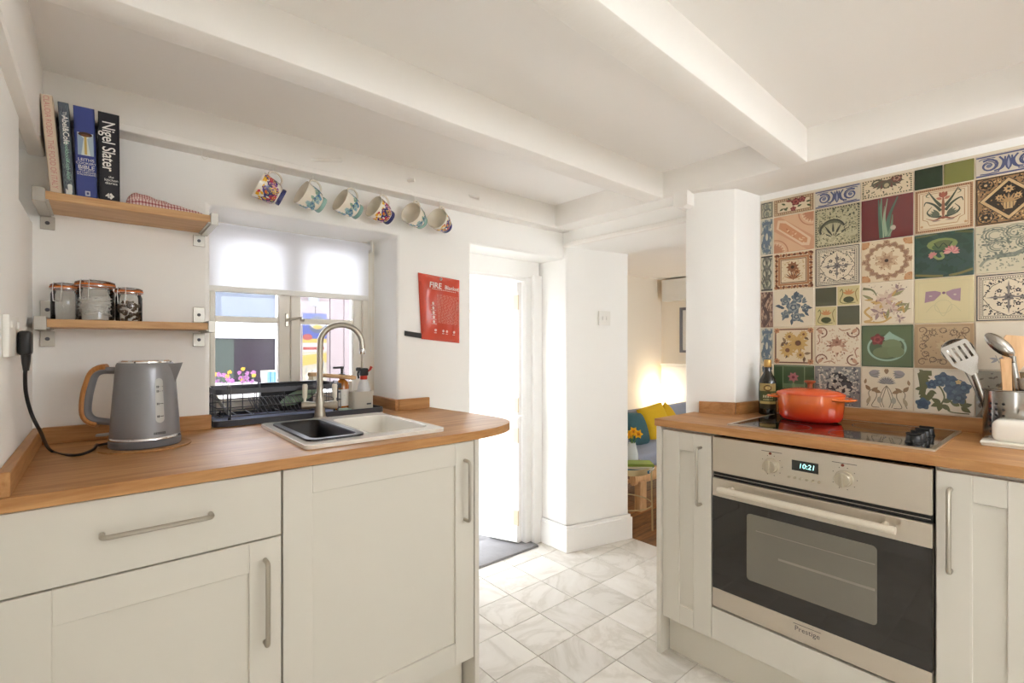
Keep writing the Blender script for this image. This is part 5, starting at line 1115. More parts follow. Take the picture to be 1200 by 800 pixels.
for bm, n_, m_ in ((bmv, 'purple_blooms', mat('purple_petal', rgb(190, 130, 190), 0.8)), (bmy, 'yellow_blooms', mat('yellow_petal', rgb(240, 196, 80), 0.8)), (bml, 'stems', mat('stem_green', rgb(90, 120, 80), 0.8))):
    o = obj(n_, bm, m_, fl, smooth=0); o['kind'] = 'stuff'

# ================================================================== LIVING ROOM
grey_f = mat('grey_cotton', rgb(148, 154, 170), 0.95, bump=0.3, bscale=60)
sf = thing('futon_sofa', 'low grey sofa on a pale wooden frame in the living room', 'sofa', (3.8, 2.4, 0))
def pillow(bm, c, w, h, d, M, n=10):
    t = B(); G = {}
    for sd in (0, 1):
        for i in range(n + 1):
            for j in range(n + 1):
                a, b = 2 * i / n - 1, 2 * j / n - 1; k = (1 - a * a) * (1 - b * b); pin = 1 - 0.08 * (abs(a) ** 3) * 0 - 0.06 * (1 - abs(b)) * abs(a) ** 2
                G[sd, i, j] = t.verts.new((a * w / 2 * pin, b * h / 2, (1 if sd else -1) * d / 2 * (max(k, 0) ** 0.4 + 0.02)))
        for i in range(n):
            for j in range(n): t.faces.new((G[sd, i, j], G[sd, i + 1, j], G[sd, i + 1, j + 1], G[sd, i, j + 1]))
    bmesh.ops.remove_doubles(t, verts=t.verts, dist=0.0005); 
    for i in range(n):
        for j in (0, n): t.faces.new((G[0, i, j], G[0, i + 1, j], G[1, i + 1, j], G[1, i, j])); t.faces.new((G[0, j, i], G[0, j, i + 1], G[1, j, i + 1], G[1, j, i]))
    bmesh.ops.recalc_face_normals(t, faces=t.faces[:]); bmesh.ops.transform(t, matrix=Matrix.Translation(c) @ M, verts=t.verts); merge(bm, t); return bm
SFX0, SFX1 = 2.96, 4.74
obj('seat_mattress', box(SFX0 + 0.03, SFX1, 2.10, 2.60, 0.27, 0.385, 0.04, 4), grey_f, sf, smooth=70)
obj('back_mattress', box(SFX0 + 0.03, SFX1, -0.06, 0.06, 0.0, 0.25, 0.04, 4, mtx=Matrix.Translation((0, 2.655, 0.355)) @ Matrix.Rotation(R(-14), 4, 'X')), grey_f, sf, smooth=70)
obj('front_rail', tube(B(), [(SFX0 - 0.06, 2.08, 0.235), (SFX1, 2.08, 0.235)], 0.045, 14, flat=(1, 0.6)), beech, sf); obj('rear_rail', box(SFX0, SFX1, 2.62, 2.66, 0.2, 0.27, 0.006), beech, sf)
for x in (SFX0 + 0.02, SFX1 - 0.1):
    for y in (2.06, 2.62): obj('leg', box(x - 0.04, x + 0.04, y - 0.02, y + 0.035, 0, 0.22, 0.006), beech, sf)
    obj('end_brace', prism(B(), [(2.14, 0.2), (2.22, 0.2), (2.5, 0.0), (2.42, 0.0)], x - 0.02, x + 0.02, mtx=Matrix(((0, 0, 1, 0), (1, 0, 0, 0), (0, 1, 0, 0), (0, 0, 0, 1)))), beech, sf)
for k in range(10): obj('slat', box(SFX0 + 0.08 + k * 0.17, SFX0 + 0.15 + k * 0.17, 2.11, 2.62, 0.255, 0.269), beech, sf)
ycol = mat('mustard_velvet', rgb(206, 168, 28), 0.85, bump=0.3, bscale=50); tcol = mat('teal_velvet', rgb(56, 92, 98), 0.85, bump=0.3, bscale=50)
def cush(label, u, v, y, sz, m, rz, tilt, roll=0):
    c = px(u, v, 'y', y); o = pillow(B(), c, sz, sz, 0.13, Matrix.Rotation(rz, 4, 'Z') @ Matrix.Rotation(R(90) - tilt, 4, 'X') @ Matrix.Rotation(roll, 4, 'Z'))
    tag(obj('scatter_cushion', o, m, None, (c.x, c.y, c.z - sz / 2), smooth=80), label, 'cushion', 'cushions on the sofa')
cush('dark teal cushion on the sofa', 746, 502, 2.38, 0.27, tcol, R(8), R(22), R(-8))
cush('mustard cushion beside the teal cushion', 768, 495, 2.44, 0.31, ycol, R(-14), R(20), R(10))
cush('mustard cushion half hidden by the oak worktop', 784, 493, 2.50, 0.26, ycol, R(10), R(18), R(35))
# tray side table
tbp = Vector((2.65, 1.96, 0)); TH = 0.38
st_ = thing('tray_table', 'small round brass tray table with thin legs before the sofa', 'side table', tbp)
br_m = mat('pale_brass', rgb(196, 180, 140), 0.3, 0.7)
obj('tray', lathe(B(), [(0, TH - 0.006), (0.17, TH - 0.006), (0.172, TH), (0.172, TH + 0.032), (0.169, TH + 0.032), (0.168, TH + 0.002), (0, TH + 0.002)], 44, tbp), br_m, st_)
for k in range(3):
    th = R(-68 + 120 * k); n = Vector((math.cos(th), math.sin(th), 0)); obj('leg', tube(B(), [tbp + n * 0.172 + Vector((0, 0, TH + 0.032)), tbp + n * 0.178 + Vector((0, 0, 0.0))], 0.0055, 8), br_m, st_)
obj('foot_ring', tube(B(), [tbp + Vector((0.174 * math.cos(k * PI / 16), 0.174 * math.sin(k * PI / 16), 0.16)) for k in range(32)], 0.004, 6, True), br_m, st_)
zt_ = TH + 0.002
for k, (c_, w_, lab) in enumerate(((rgb(70, 120, 150), 0.14, 'blue paperback at the bottom of the pile on the tray table'), (rgb(226, 222, 206), 0.13, 'cream paperback in the pile on the tray table'), (rgb(140, 160, 70), 0.12, 'green paperback on top of the pile on the tray table'))):
    M = Matrix.Translation((tbp.x + 0.04, tbp.y - 0.075, zt_ + k * 0.016)) @ Matrix.Rotation(R(20 + 14 * k), 4, 'Z')
    bk = thing('paperback', lab, 'book', (tbp.x + 0.04, tbp.y - 0.075, zt_ + k * 0.016), 'paperbacks on the tray table'); bm = B(); bx(bm, -w_ / 2, w_ / 2, -0.09, 0.09, 0, 0.002, mtx=M); bx(bm, -w_ / 2, w_ / 2, -0.09, 0.09, 0.0135, 0.0155, mtx=M); bx(bm, -w_ / 2, -w_ / 2 + 0.002, -0.09, 0.09, 0, 0.0155, mtx=M)
    obj('cover', bm, mat('paperback_cover', c_, 0.5), bk); obj('pages', box(-w_ / 2 + 0.002, w_ / 2 - 0.002, -0.088, 0.088, 0.002, 0.0135, mtx=M), paper, bk)
vs_ = Vector((tbp.x + 0.118, tbp.y + 0.03, zt_))
va = thing('glass_vase', 'pale grey vase of yellow daffodils on the tray table', 'vase', vs_)
obj('vase_body', lathe(B(), [(0, 0), (0.04, 0), (0.045, 0.008), (0.042, 0.08), (0.028, 0.13), (0.026, 0.15), (0.023, 0.15), (0.025, 0.13), (0.038, 0.08), (0, 0.01)], 26, vs_), mat('vase_grey', rgb(206, 212, 214), 0.2, coat=0.4), va)
yp, yo, sg_m = mat('daffodil_yellow', rgb(244, 190, 40), 0.7), mat('daffodil_cup', rgb(236, 150, 30), 0.7), mat('leaf_green', rgb(90, 128, 60), 0.7)
for k, (dx, dy, dz) in enumerate(((0.03, -0.03, 0.21), (-0.01, -0.02, 0.23), (0.015, 0.02, 0.20))):
    hd = vs_ + Vector((dx, dy, dz)); st = obj('stem', tube(B(), spline([vs_ + Vector((0, 0, 0.02)), vs_ + Vector((dx * 0.3, dy * 0.3, 0.14)), hd], 5), 0.0028, 6), sg_m, va)
    f_ = Vector((-0.8, -0.55, 0.15)).normalized(); s_ = f_.cross(Vector((0, 0, 1))).normalized(); u_ = s_.cross(f_); bm = B()
    for q in range(6):
        th = q * PI / 3; d = (s_ * math.cos(th) + u_ * math.sin(th)); e = d.cross(f_)
        v4 = [bm.verts.new(hd + w) for w in (Vector(), d * 0.018 + e * 0.011, d * 0.034 + f_ * 0.004, d * 0.018 - e * 0.011)]; bm.faces.new(v4)
    obj('petals', bm, yp, st, smooth=0); obj('trumpet', lathe(B(), [(0.006, 0), (0.008, 0.014), (0.012, 0.02)], 12, (0, 0, 0), frame_mtx(hd, s_, u_) @ Matrix.Scale(-1 if s_.cross(u_).dot(f_) < 0 else 1, 4, (0, 0, 1))), yo, st)
# glowing globe lamp behind the sofa
lp = Vector((4.735, 3.03, 0)); lz = 0.66
lm = thing('globe_lamp', 'glowing white globe lamp behind the sofa corner', 'lamp', lp)
obj('base', lathe(B(), [(0, 0), (0.10, 0), (0.10, 0.012), (0.02, 0.02), (0, 0.02)], 28, lp), br_m, lm); obj('pole', tube(B(), [lp + Vector((0, 0, 0.015)), lp + Vector((0, 0, lz - 0.09))], 0.008, 10), br_m, lm)
obj('globe', lathe(B(), [(0.1 * math.cos(R(-90 + k * 15)), lz + 0.1 * math.sin(R(-90 + k * 15))) for k in range(13)], 28, lp), mat('lamp_glow', rgb(255, 236, 200), 0.5, emit=(1.0, 0.82, 0.56, 1), estr=7), lm)
# picture, white wall unit and low cupboard on the end wall
pf = thing('framed_picture', 'grey framed picture on the living room end wall', 'picture', (4.94, 2.72, 1.11))
obj('frame', prism(B(), [(2.50, 1.115), (2.905, 1.115), (2.905, 1.615), (2.50, 1.615)], 4.925, 4.95, [[(2.525, 1.14), (2.875, 1.14), (2.875, 1.585), (2.525, 1.585)]], mtx=Matrix(((0, 0, 1, 0), (1, 0, 0, 0), (0, 1, 0, 0), (0, 0, 0, 1)))), mat('grey_frame', rgb(112, 112, 120), 0.5), pf)
obj('print', box(4.938, 4.948, 2.525, 2.875, 1.14, 1.585), mat('pale_print', rgb(226, 222, 214), 0.6), pf)
hu = thing('wall_heater_unit', 'white slatted wall unit under the living room ceiling', 'heater', (4.9, 2.75, 1.68))
obj('case', box(4.83, 4.95, 2.40, 3.07, 1.69, 1.93, 0.01, 2), white_plastic, hu)
for k in range(5): obj('slat', box(4.824, 4.834, 2.42, 3.05, 1.70 + k * 0.014, 1.706 + k * 0.014), white_plastic, hu)
lc = thing('low_cupboard', 'white low cupboard against the living room end wall', 'cupboard', (4.9, 2.75, 0))
obj('case', box(4.87, 4.947, 2.2, 3.1, 0, 0.97, 0.002), gloss_white, lc); obj('top', box(4.86, 4.947, 2.19, 3.11, 0.97, 0.99, 0.002), gloss_white, lc)
for y0 in (2.21, 2.66): obj('door', box(4.858, 4.87, y0, y0 + 0.43, 0.02, 0.955, 0.002), gloss_white, lc)

# ================================================================== PATTERNED WALL TILES
cream, ivory, white_t = rgb(226, 208, 172), rgb(228, 216, 192), rgb(226, 220, 206)
brown, dkbrown, tan = rgb(130, 82, 48), rgb(66, 46, 30), rgb(184, 142, 98)
blue, grey, black_, navy_ = rgb(72, 96, 150), rgb(104, 110, 106), rgb(44, 42, 48), rgb(54, 62, 104)
green_, dkgreen, olive, red_t = rgb(84, 112, 72), rgb(34, 62, 40), rgb(106, 110, 44), rgb(120, 34, 40)
GL = {}
def faded(c):
    """old glaze: a little greyer and browner than pure pigment"""
    g = 0.3 * c[0] + 0.59 * c[1] + 0.11 * c[2]
    return tuple((x * 0.72 + g * 0.28) * k for x, k in zip(c[:3], (0.93, 0.88, 0.80))) + (1,)
def glaze(c, v=0.06, rough=0.16):
    k = tuple(c[:3])
    if k not in GL: GL[k] = mat('tile_glaze', faded(c), rough, coat=0.4, var=v, vscale=14)
    return GL[k]
def d_scrollgrey(a):
    for y in (0.25, 0.75): a.scroll(0.5, y, 0.38, 0.5, 1.5, 0.12, grey); a.flower(0.5, y, 0.2, 6, rgb(130, 136, 124), grey)
    a.frame(0.02, 0.06, rgb(90, 92, 84)); a.blobs(26, 2, 0.07, rgb(120, 124, 112))
def d_bluecut(a):
    a.blobs(60, 3, 0.11, rgb(112, 134, 150)); a.blobs(40, 4, 0.08, rgb(78, 104, 128)); a.flower(0.5, 0.5, 0.4, 6, rgb(86, 112, 140), rgb(196, 196, 180), 0.7)
    for y in (0.1, 0.9): a.ell(0.5, y, 0.3, 0.05, rgb(86, 112, 140))
def d_greycut(a):
    for y in (0.2, 0.5, 0.8): a.ring(0.5, y, 0.36, 0.09, rgb(96, 100, 92), 16, ry=0.15); a.flower(0.5, y, 0.2, 5, rgb(120, 122, 108), rgb(60, 62, 60))
    a.rect(0, 0, 1, 0.04, black_); a.rect(0, 0.96, 1, 1, black_); a.blobs(30, 4, 0.06, rgb(74, 78, 76))
def d_browncut(a): a.blobs(90, 7, 0.12, rgb(96, 60, 46)); a.blobs(60, 8, 0.08, rgb(190, 150, 120)); a.curve([(0.2, 0), (0.7, 0.3), (0.2, 0.6), (0.8, 1)], 0.14, rgb(82, 48, 38))
def d_roses(a):
    a.frame(0.0, 0.09, rgb(150, 108, 74), 1, 0.5); a.dash(0.02, 0.05, 0.03, rgb(206, 176, 130), 0.8, 1, 0.5)
    for x, y, r in ((0.56, 0.34, 0.11), (0.72, 0.38, 0.09), (0.5, 0.14, 0.07)): a.rose(x, y, r, [rgb(124, 34, 36), rgb(176, 70, 62), rgb(120, 36, 36)])
    for x, y, q in ((0.3, 0.3, 2.6), (0.25, 0.2, 3.6), (0.36, 0.22, 4), (0.82, 0.28, 0.2), (0.84, 0.2, -0.6), (0.42, 0.38, 2), (0.6, 0.18, 0.4), (0.34, 0.12, 2.4)): a.petal(x, y, q, 0.13, 0.06, rgb(78, 92, 56))
    a.petal(0.3, 0.42, -0.2, 0.2, 0.07, rgb(150, 60, 50))
def d_peach(a):
    p, q, w = rgb(196, 128, 84), rgb(232, 198, 160), rgb(214, 152, 108)
    a.poly([(0, 0.62), (0, 1), (0.16, 1), (1, 0.34), (1, 0), (0.84, 0)], w); a.poly([(0.06, 0.68), (0.1, 0.92), (0.3, 0.88), (0.94, 0.3), (0.9, 0.1), (0.72, 0.12)], q); a.poly([(0.12, 0.68), (0.15, 0.84), (0.3, 0.8), (0.86, 0.3), (0.84, 0.18), (0.72, 0.2)], rgb(212, 140, 84))
    a.blobs(70, 4, 0.035, rgb(236, 200, 150), lambda x, y: abs((y - 0.5) + (x - 0.5) * 0.95) < 0.12 and 0.2 < x < 0.84); a.blobs(40, 5, 0.03, rgb(180, 104, 50), lambda x, y: abs((y - 0.5) + (x - 0.5) * 0.95) < 0.11 and 0.2 < x < 0.84)
    for cx, cy, s0 in ((1, 1, PI), (0, 0, 0)):
        for r in (0.36, 0.28, 0.2): a.ring(cx, cy, r, 0.03, p if r != 0.28 else q, 12, s0, s0 + PI / 2)
        for k in range(5): a.petal(cx, cy, s0 + 0.15 + k * 0.32, 0.3, 0.06, p)
def d_brownframe(a):
    c1, c2 = rgb(120, 62, 28), rgb(182, 118, 62); rd = random.Random(2)
    for i in range(14):
        t = (i + 0.5) / 14
        for x, y in ((t, 0.05), (t, 0.95), (0.06, t), (0.94, t)): a.hold = True; a.ell(x, y, 0.05, 0.035, c1 if i % 2 else c2, rd.random() * 3, 8)
    a.hold = False; a.l += 1; a.frame(0.1, 0.06, c2); a.frame(0.17, 0.02, c1); a.rect(0.19, 0.19, 0.81, 0.81, cream); a.blobs(50, 5, 0.025, rgb(190, 150, 90), None, 0.22, 0.22, 0.78, 0.78)
    a.flower(0.48, 0.6, 0.17, 9, rgb(150, 92, 50), dkbrown, 0.9); a.flower(0.6, 0.46, 0.09, 6, c2, c1); a.stroke([(0.5, 0.24), (0.49, 0.5)], 0.02, c1)
    for q in range(9): a.petal(0.5, 0.26, 0.4 + q * 0.29, 0.26, 0.035, c1 if q % 2 else c2)
def d_blueflowers(a):
    for x, y, r in ((0.5, 0.52, 0.17), (0.3, 0.72, 0.13), (0.6, 0.78, 0.14), (0.8, 0.5, 0.1), (0.3, 0.34, 0.11), (0.58, 0.26, 0.13)): a.rose(x, y, r, [rgb(94, 114, 134), rgb(142, 156, 164), rgb(80, 100, 122), rgb(170, 176, 172)])
    for k in range(26): rd = random.Random(k); a.hold = True; a.petal(0.5 + 0.36 * math.cos(k * 0.77) * rd.uniform(0.5, 1), 0.5 + 0.36 * math.sin(k * 0.77) * rd.uniform(0.5, 1), k * 0.77 + rd.uniform(-0.7, 0.7), 0.15, 0.07, rgb(104, 122, 138) if k % 2 else rgb(74, 96, 118))
    a.hold = False; a.l += 1; a.stroke([(0.48, 0.4), (0.46, 0.08)], 0.02, rgb(80, 98, 118))
def d_sunflowers(a):
    a.frame(0.02, 0.035, rgb(112, 60, 40))
    for x in (0.07, 0.93):
        for y in (0.07, 0.93): a.hold = True; a.flower(x, y, 0.09, 6, rgb(192, 124, 70), brown)
    a.hold = False; a.l += 1
    for k in range(22): rd = random.Random(k + 5); a.hold = True; a.petal(0.5 + rd.uniform(-0.3, 0.3), 0.5 + rd.uniform(-0.3, 0.3), rd.uniform(0, 6.3), 0.17, 0.075, rgb(140, 112, 78) if k % 2 else rgb(112, 86, 62))
    a.hold = False; a.l += 1
    for x, y, r in ((0.62, 0.58, 0.27), (0.35, 0.38, 0.22), (0.4, 0.76, 0.15), (0.76, 0.82, 0.12), (0.68, 0.25, 0.13)): a.flower(x, y, r, 11, rgb(206, 164, 66), brown, 0.85)
def d_greenpanel(a):
    for x in (0.22, 0.77): a.rect(x, 0, x + 0.025, 1, rgb(120, 146, 104))
    a.rect(0.245, 0, 0.77, 0.5, rgb(98, 132, 92)); a.rect(0, 0.97, 1, 1, rgb(110, 138, 96)); a.flower(0.5, 0.68, 0.15, 7, rgb(196, 104, 116), rgb(130, 44, 60)); a.petal(0.5, 0.55, -1.5, 0.3, 0.08, rgb(120, 150, 96))
def d_palmette(a):
    b = rgb(70, 84, 140); a.rect(0, 0.0, 1, 0.035, b); a.rect(0, 0.455, 1, 0.49, b)
    def half():
        a.scroll(0.2, 0.24, 0.16, 2.2, 1.6, 0.05, b, -1); a.ring(0.2, 0.24, 0.1, 0.02, b, 16); a.ell(0.2, 0.24, 0.045, 0.045, rgb(104, 116, 160)); a.curve([(0.28, 0.1), (0.38, 0.14), (0.42, 0.3), (0.36, 0.42)], 0.035, b); a.curve([(0.06, 0.06), (0.2, 0.05), (0.36, 0.07)], 0.025, b); a.curve([(0.34, 0.09), (0.43, 0.18), (0.45, 0.4)], 0.03, b); a.curve([(0.04, 0.4), (0.12, 0.43), (0.3, 0.42)], 0.02, b)
    a.sym(half); a.petal(0.5, 0.06, PI / 2, 0.38, 0.11, b); a.petal(0.5, 0.1, PI / 2, 0.26, 0.04, rgb(150, 160, 196))
def d_greyfan(a):
    g1, g2 = rgb(98, 102, 76), rgb(60, 64, 52)
    a.blobs(170, 3, 0.035, rgb(150, 150, 112)); a.blobs(150, 9, 0.028, g1); a.ell(0.38, 0.42, 0.3, 0.26, g1); a.ell(0.4, 0.38, 0.27, 0.22, rgb(178, 174, 136))
    for k in range(11): a.hold = True; a.petal(0.42, 0.2, 0.35 + k * 0.25, 0.42, 0.05, g2 if k % 2 else rgb(190, 186, 146))
    a.hold = False; a.l += 1; a.ring(0.4, 0.4, 0.28, 0.035, g2, 20, 0.3, 3.3); a.blobs(50, 14, 0.04, rgb(206, 200, 160), None, 0.05, 0.03, 0.6, 0.35); a.frame(0.0, 0.035, g2); a.dash(0.005, 0.022, 0.03, rgb(196, 190, 150)); a.blobs(60, 21, 0.03, g2, lambda x, y: x + y > 1.05)
def d_lace(a):
    k = rgb(56, 52, 62); a.frame(0.0, 0.022, k); a.frame(0.04, 0.01, k); a.dash(0.065, 0.02, 0.022, k, 0.7); a.frame(0.1, 0.01, k)
    star = lambda x, y: (abs(x - 0.5) + abs(y - 0.5)) < 0.40 or max(abs(x - 0.5), abs(y - 0.5)) < 0.27
    a.blobs(520, 3, 0.022, k, lambda x, y: not star(x, y) and 0.12 < x < 0.88 and 0.12 < y < 0.88)
    pts = []
    for i in range(8): th = i * PI / 4; r = 0.40 if i % 2 == 0 else 0.355; pts.append((0.5 + r * math.cos(th), 0.5 + r * math.sin(th)))
    a.stroke(pts + pts[:1], 0.012, k); a.blobs(210, 8, 0.022, k, lambda x, y: (x - 0.5) ** 2 + (y - 0.5) ** 2 < 0.066); a.flower(0.5, 0.5, 0.1, 7, rgb(110, 104, 108), k); 
    for i in range(8): a.flower(0.5 + 0.2 * math.cos(i * PI / 4), 0.5 + 0.2 * math.sin(i * PI / 4), 0.05, 5, k, rgb(220, 210, 190))
    for i in range(4): a.petal(0.5, 0.5, i * PI / 2, 0.36, 0.04, rgb(130, 124, 124))
def d_quarters(a):
    ol, sw = rgb(84, 88, 64), rgb(206, 194, 128); a.rect(0, 0.51, 0.49, 1, ol); a.rect(0.51, 0, 1, 0.49, ol); a.rect(0.51, 0.51, 1, 1, sw); a.rect(0, 0, 0.49, 0.49, sw)
    for ox, oy in ((0.51, 0.51), (0, 0)):
        a.ell(ox + 0.25, oy + 0.14, 0.12, 0.08, rgb(66, 78, 34)); a.curve([(ox + 0.06, oy + 0.36), (ox + 0.1, oy + 0.42), (ox + 0.12, oy + 0.3), (ox + 0.06, oy + 0.12), (ox + 0.14, oy + 0.05), (ox + 0.4, oy + 0.06)], 0.02, rgb(110, 112, 50)); a.curve([(ox + 0.44, oy + 0.08), (ox + 0.4, oy + 0.3), (ox + 0.45, oy + 0.42)], 0.02, rgb(150, 130, 60))
        for q in range(5): a.petal(ox + 0.25, oy + 0.27, 0.5 + q * 0.53, 0.16, 0.05, rgb(206, 134, 52))
def d_arabesque(a):
    c, c2 = rgb(176, 124, 98), rgb(136, 88, 66)
    for q in range(12): a.hold = True; a.petal(0.5, 0.5, q * PI / 6, 0.3 if q % 2 else 0.22, 0.09, rgb(206, 168, 138) if q % 2 else c)
    a.hold = False; a.l += 1; a.blobs(90, 4, 0.03, c2, lambda x, y: (x - 0.5) ** 2 + (y - 0.5) ** 2 < 0.07); a.blobs(110, 6, 0.03, rgb(206, 170, 142)); a.ell(0.5, 0.42, 0.12, 0.09, rgb(230, 208, 178)); a.flower(0.5, 0.6, 0.12, 6, c, c2)
    def cor(): a.ring(0.14, 0.14, 0.13, 0.03, c2, 12, 0, 4.2); a.petal(0.05, 0.05, PI / 4, 0.2, 0.09, rgb(198, 146, 116)); a.ell(0.17, 0.17, 0.02, 0.02, rgb(90, 50, 40)); a.curve([(0.2, 0.06), (0.36, 0.1), (0.46, 0.04)], 0.025, c)
    a.sym(cor, 'r')
def d_bluegrey(a):
    a.blobs(160, 3, 0.045, rgb(196, 192, 182)); a.blobs(70, 5, 0.05, rgb(86, 90, 102)); a.ell(0.56, 0.5, 0.3, 0.24, rgb(70, 72, 84)); a.petal(0.38, 0.84, -0.5, 0.5, 0.2, black_); a.flower(0.45, 0.62, 0.2, 7, rgb(170, 168, 164), black_); a.flower(0.64, 0.38, 0.18, 7, rgb(206, 202, 192), rgb(60, 60, 66)); a.blobs(60, 9, 0.04, black_, lambda x, y: (x - 0.55) ** 2 + (y - 0.5) ** 2 < 0.1); a.blobs(46, 11, 0.035, rgb(222, 216, 200)); a.curve([(0.1, 0.8), (0.14, 0.4), (0.5, 0.1), (0.86, 0.14)], 0.03, rgb(214, 208, 196))
def d_acanthus(a):
    c, d = rgb(112, 70, 62), rgb(96, 92, 72)
    for sg in (0, 1):
        a.tf = (lambda x, y: (1 - x, y)) if sg else None
        for k in range(6): a.petal(0.5, 0.42, PI + 0.25 - k * -0.28, 0.36 - 0.03 * k, 0.1, c if k % 2 else d)
        a.scroll(0.3, 0.36, 0.12, 0.5, 1.3, 0.05, d)
    a.tf = None; a.ell(0.5, 0.3, 0.09, 0.11, d); a.rose(0.7, 0.42, 0.1, [rgb(120, 66, 60), rgb(178, 130, 108), rgb(96, 56, 50)]); a.ell(0.5, 0.28, 0.05, 0.06, rgb(186, 172, 130)); a.blobs(70, 4, 0.028, d, lambda x, y: y < 0.2 or x < 0.12 or x > 0.88, 0.03, 0.03, 0.97, 0.46); a.dash(0.01, 0.03, 0.03, rgb(80, 82, 62), 0.8, 1, 0.5)
def d_redleaf(a):
    g1, g2, g3 = rgb(98, 142, 112), rgb(70, 112, 92), rgb(140, 172, 142)
    for pts, w, c in (([(0.42, 0.02), (0.38, 0.5), (0.4, 1)], 0.13, g1), ([(0.5, 0.02), (0.55, 0.5), (0.72, 0.98)], 0.12, g2), ([(0.4, 0.02), (0.36, 0.5), (0.34, 0.98)], 0.09, g2), ([(0.5, 0.05), (0.46, 0.5), (0.52, 0.97)], 0.07, g3), ([(0.54, 0.03), (0.6, 0.3), (0.62, 0.56)], 0.08, g1), ([(0.44, 0.02), (0.43, 0.4), (0.46, 0.8)], 0.02, rgb(170, 196, 160))): a.curve(pts, w, c, True)
    a.ell(0.63, 0.24, 0.055, 0.06, rgb(196, 186, 168)); a.stroke([(0.54, 0.05), (0.62, 0.2)], 0.02, g3)
def d_medallion(a):
    c, c2, c3 = rgb(178, 138, 104), rgb(142, 98, 62), rgb(196, 128, 62)
    pts = [(0.5 + r * math.cos(t), 0.5 + r * math.sin(t)) for t, r in [(2 * PI * i / 64, 0.4 + 0.035 * math.cos(16 * PI * i / 32)) for i in range(65)]]; a.stroke(pts, 0.09, c); a.stroke(pts, 0.02, c2)
    for k in range(16): a.hold = True; a.ell(0.5 + 0.4 * math.cos(k * PI / 8), 0.5 + 0.4 * math.sin(k * PI / 8), 0.045, 0.045, rgb(156, 116, 90), n=9)
    a.hold = False; a.l += 1; a.flower(0.5, 0.5, 0.26, 8, rgb(206, 172, 134), c2, 0.8); a.flower(0.5, 0.5, 0.15, 8, c, dkbrown); a.blobs(90, 5, 0.022, c2, lambda x, y: 0.02 < (x - 0.5) ** 2 + (y - 0.5) ** 2 < 0.11)
    def cor(): a.ell(0.03, 0.03, 0.15, 0.13, c3); a.petal(0, 0, PI / 4, 0.2, 0.14, rgb(206, 148, 84)); a.flower(0.5, 0.05, 0.08, 6, c, c2)
    a.sym(cor, 'r'); a.blobs(50, 8, 0.022, rgb(150, 120, 80), lambda x, y: (x - 0.5) ** 2 + (y - 0.5) ** 2 > 0.2)
def d_lilies(a):
    pk, yl, gr, lil = rgb(196, 158, 150), rgb(206, 164, 76), rgb(146, 144, 92), rgb(156, 128, 134)
    a.curve([(0.02, 0.9), (0.22, 0.84), (0.34, 0.62)], 0.07, rgb(120, 126, 86), True); a.curve([(0.04, 0.06), (0.2, 0.12), (0.06, 0.3), (0.16, 0.42)], 0.05, yl); a.curve([(0.05, 0.05), (0.4, 0.04), (0.6, 0.16)], 0.045, yl)
    for x, y, r, c in ((0.4, 0.5, 0.24, yl), (0.5, 0.62, 0.22, pk), (0.34, 0.28, 0.2, lil), (0.72, 0.82, 0.15, lil), (0.62, 0.36, 0.17, pk), (0.76, 0.12, 0.12, lil)):
        for q in range(7): a.hold = True; a.petal(x, y, q * 0.9 + x * 5, r, r * 0.4, c if q % 2 else rgb(214, 190, 168))
        a.hold = False; a.l += 1
    for x, y, q in ((0.6, 0.66, 0.5), (0.66, 0.44, 0.1), (0.7, 0.32, 0.1), (0.24, 0.6, 2.6), (0.5, 0.1, 1.4), (0.84, 0.24, 1.2)): a.petal(x, y, q, 0.28, 0.07, gr); a.petal(x, y, q + 0.5, 0.2, 0.05, rgb(198, 156, 60))
    a.blobs(60, 8, 0.02, rgb(128, 92, 84), lambda x, y: 0.2 < x < 0.8); a.blobs(40, 6, 0.022, rgb(120, 110, 110), lambda x, y: x + y > 0.9 and (x < 0.92))
def d_greenfruit(a):
    a.frame(0.0, 0.015, rgb(60, 84, 54)); t_ = rgb(140, 186, 166); a.ell(0.5, 0.46, 0.39, 0.33, rgb(70, 98, 58)); a.ring(0.5, 0.46, 0.37, 0.045, t_, 32, 2.4, 6.9, ry=0.31); a.poly([(0.4, 0.68), (0.56, 0.86), (0.62, 0.8), (0.86, 0.64), (0.72, 0.62), (0.56, 0.6)], t_); a.ell(0.6, 0.52, 0.2, 0.15, rgb(112, 134, 88)); a.ell(0.46, 0.34, 0.24, 0.14, rgb(104, 126, 80)); a.ell(0.68, 0.36, 0.17, 0.14, rgb(108, 130, 84)); a.rose(0.32, 0.66, 0.13, [rgb(126, 34, 38), rgb(158, 54, 54), rgb(118, 30, 36)])
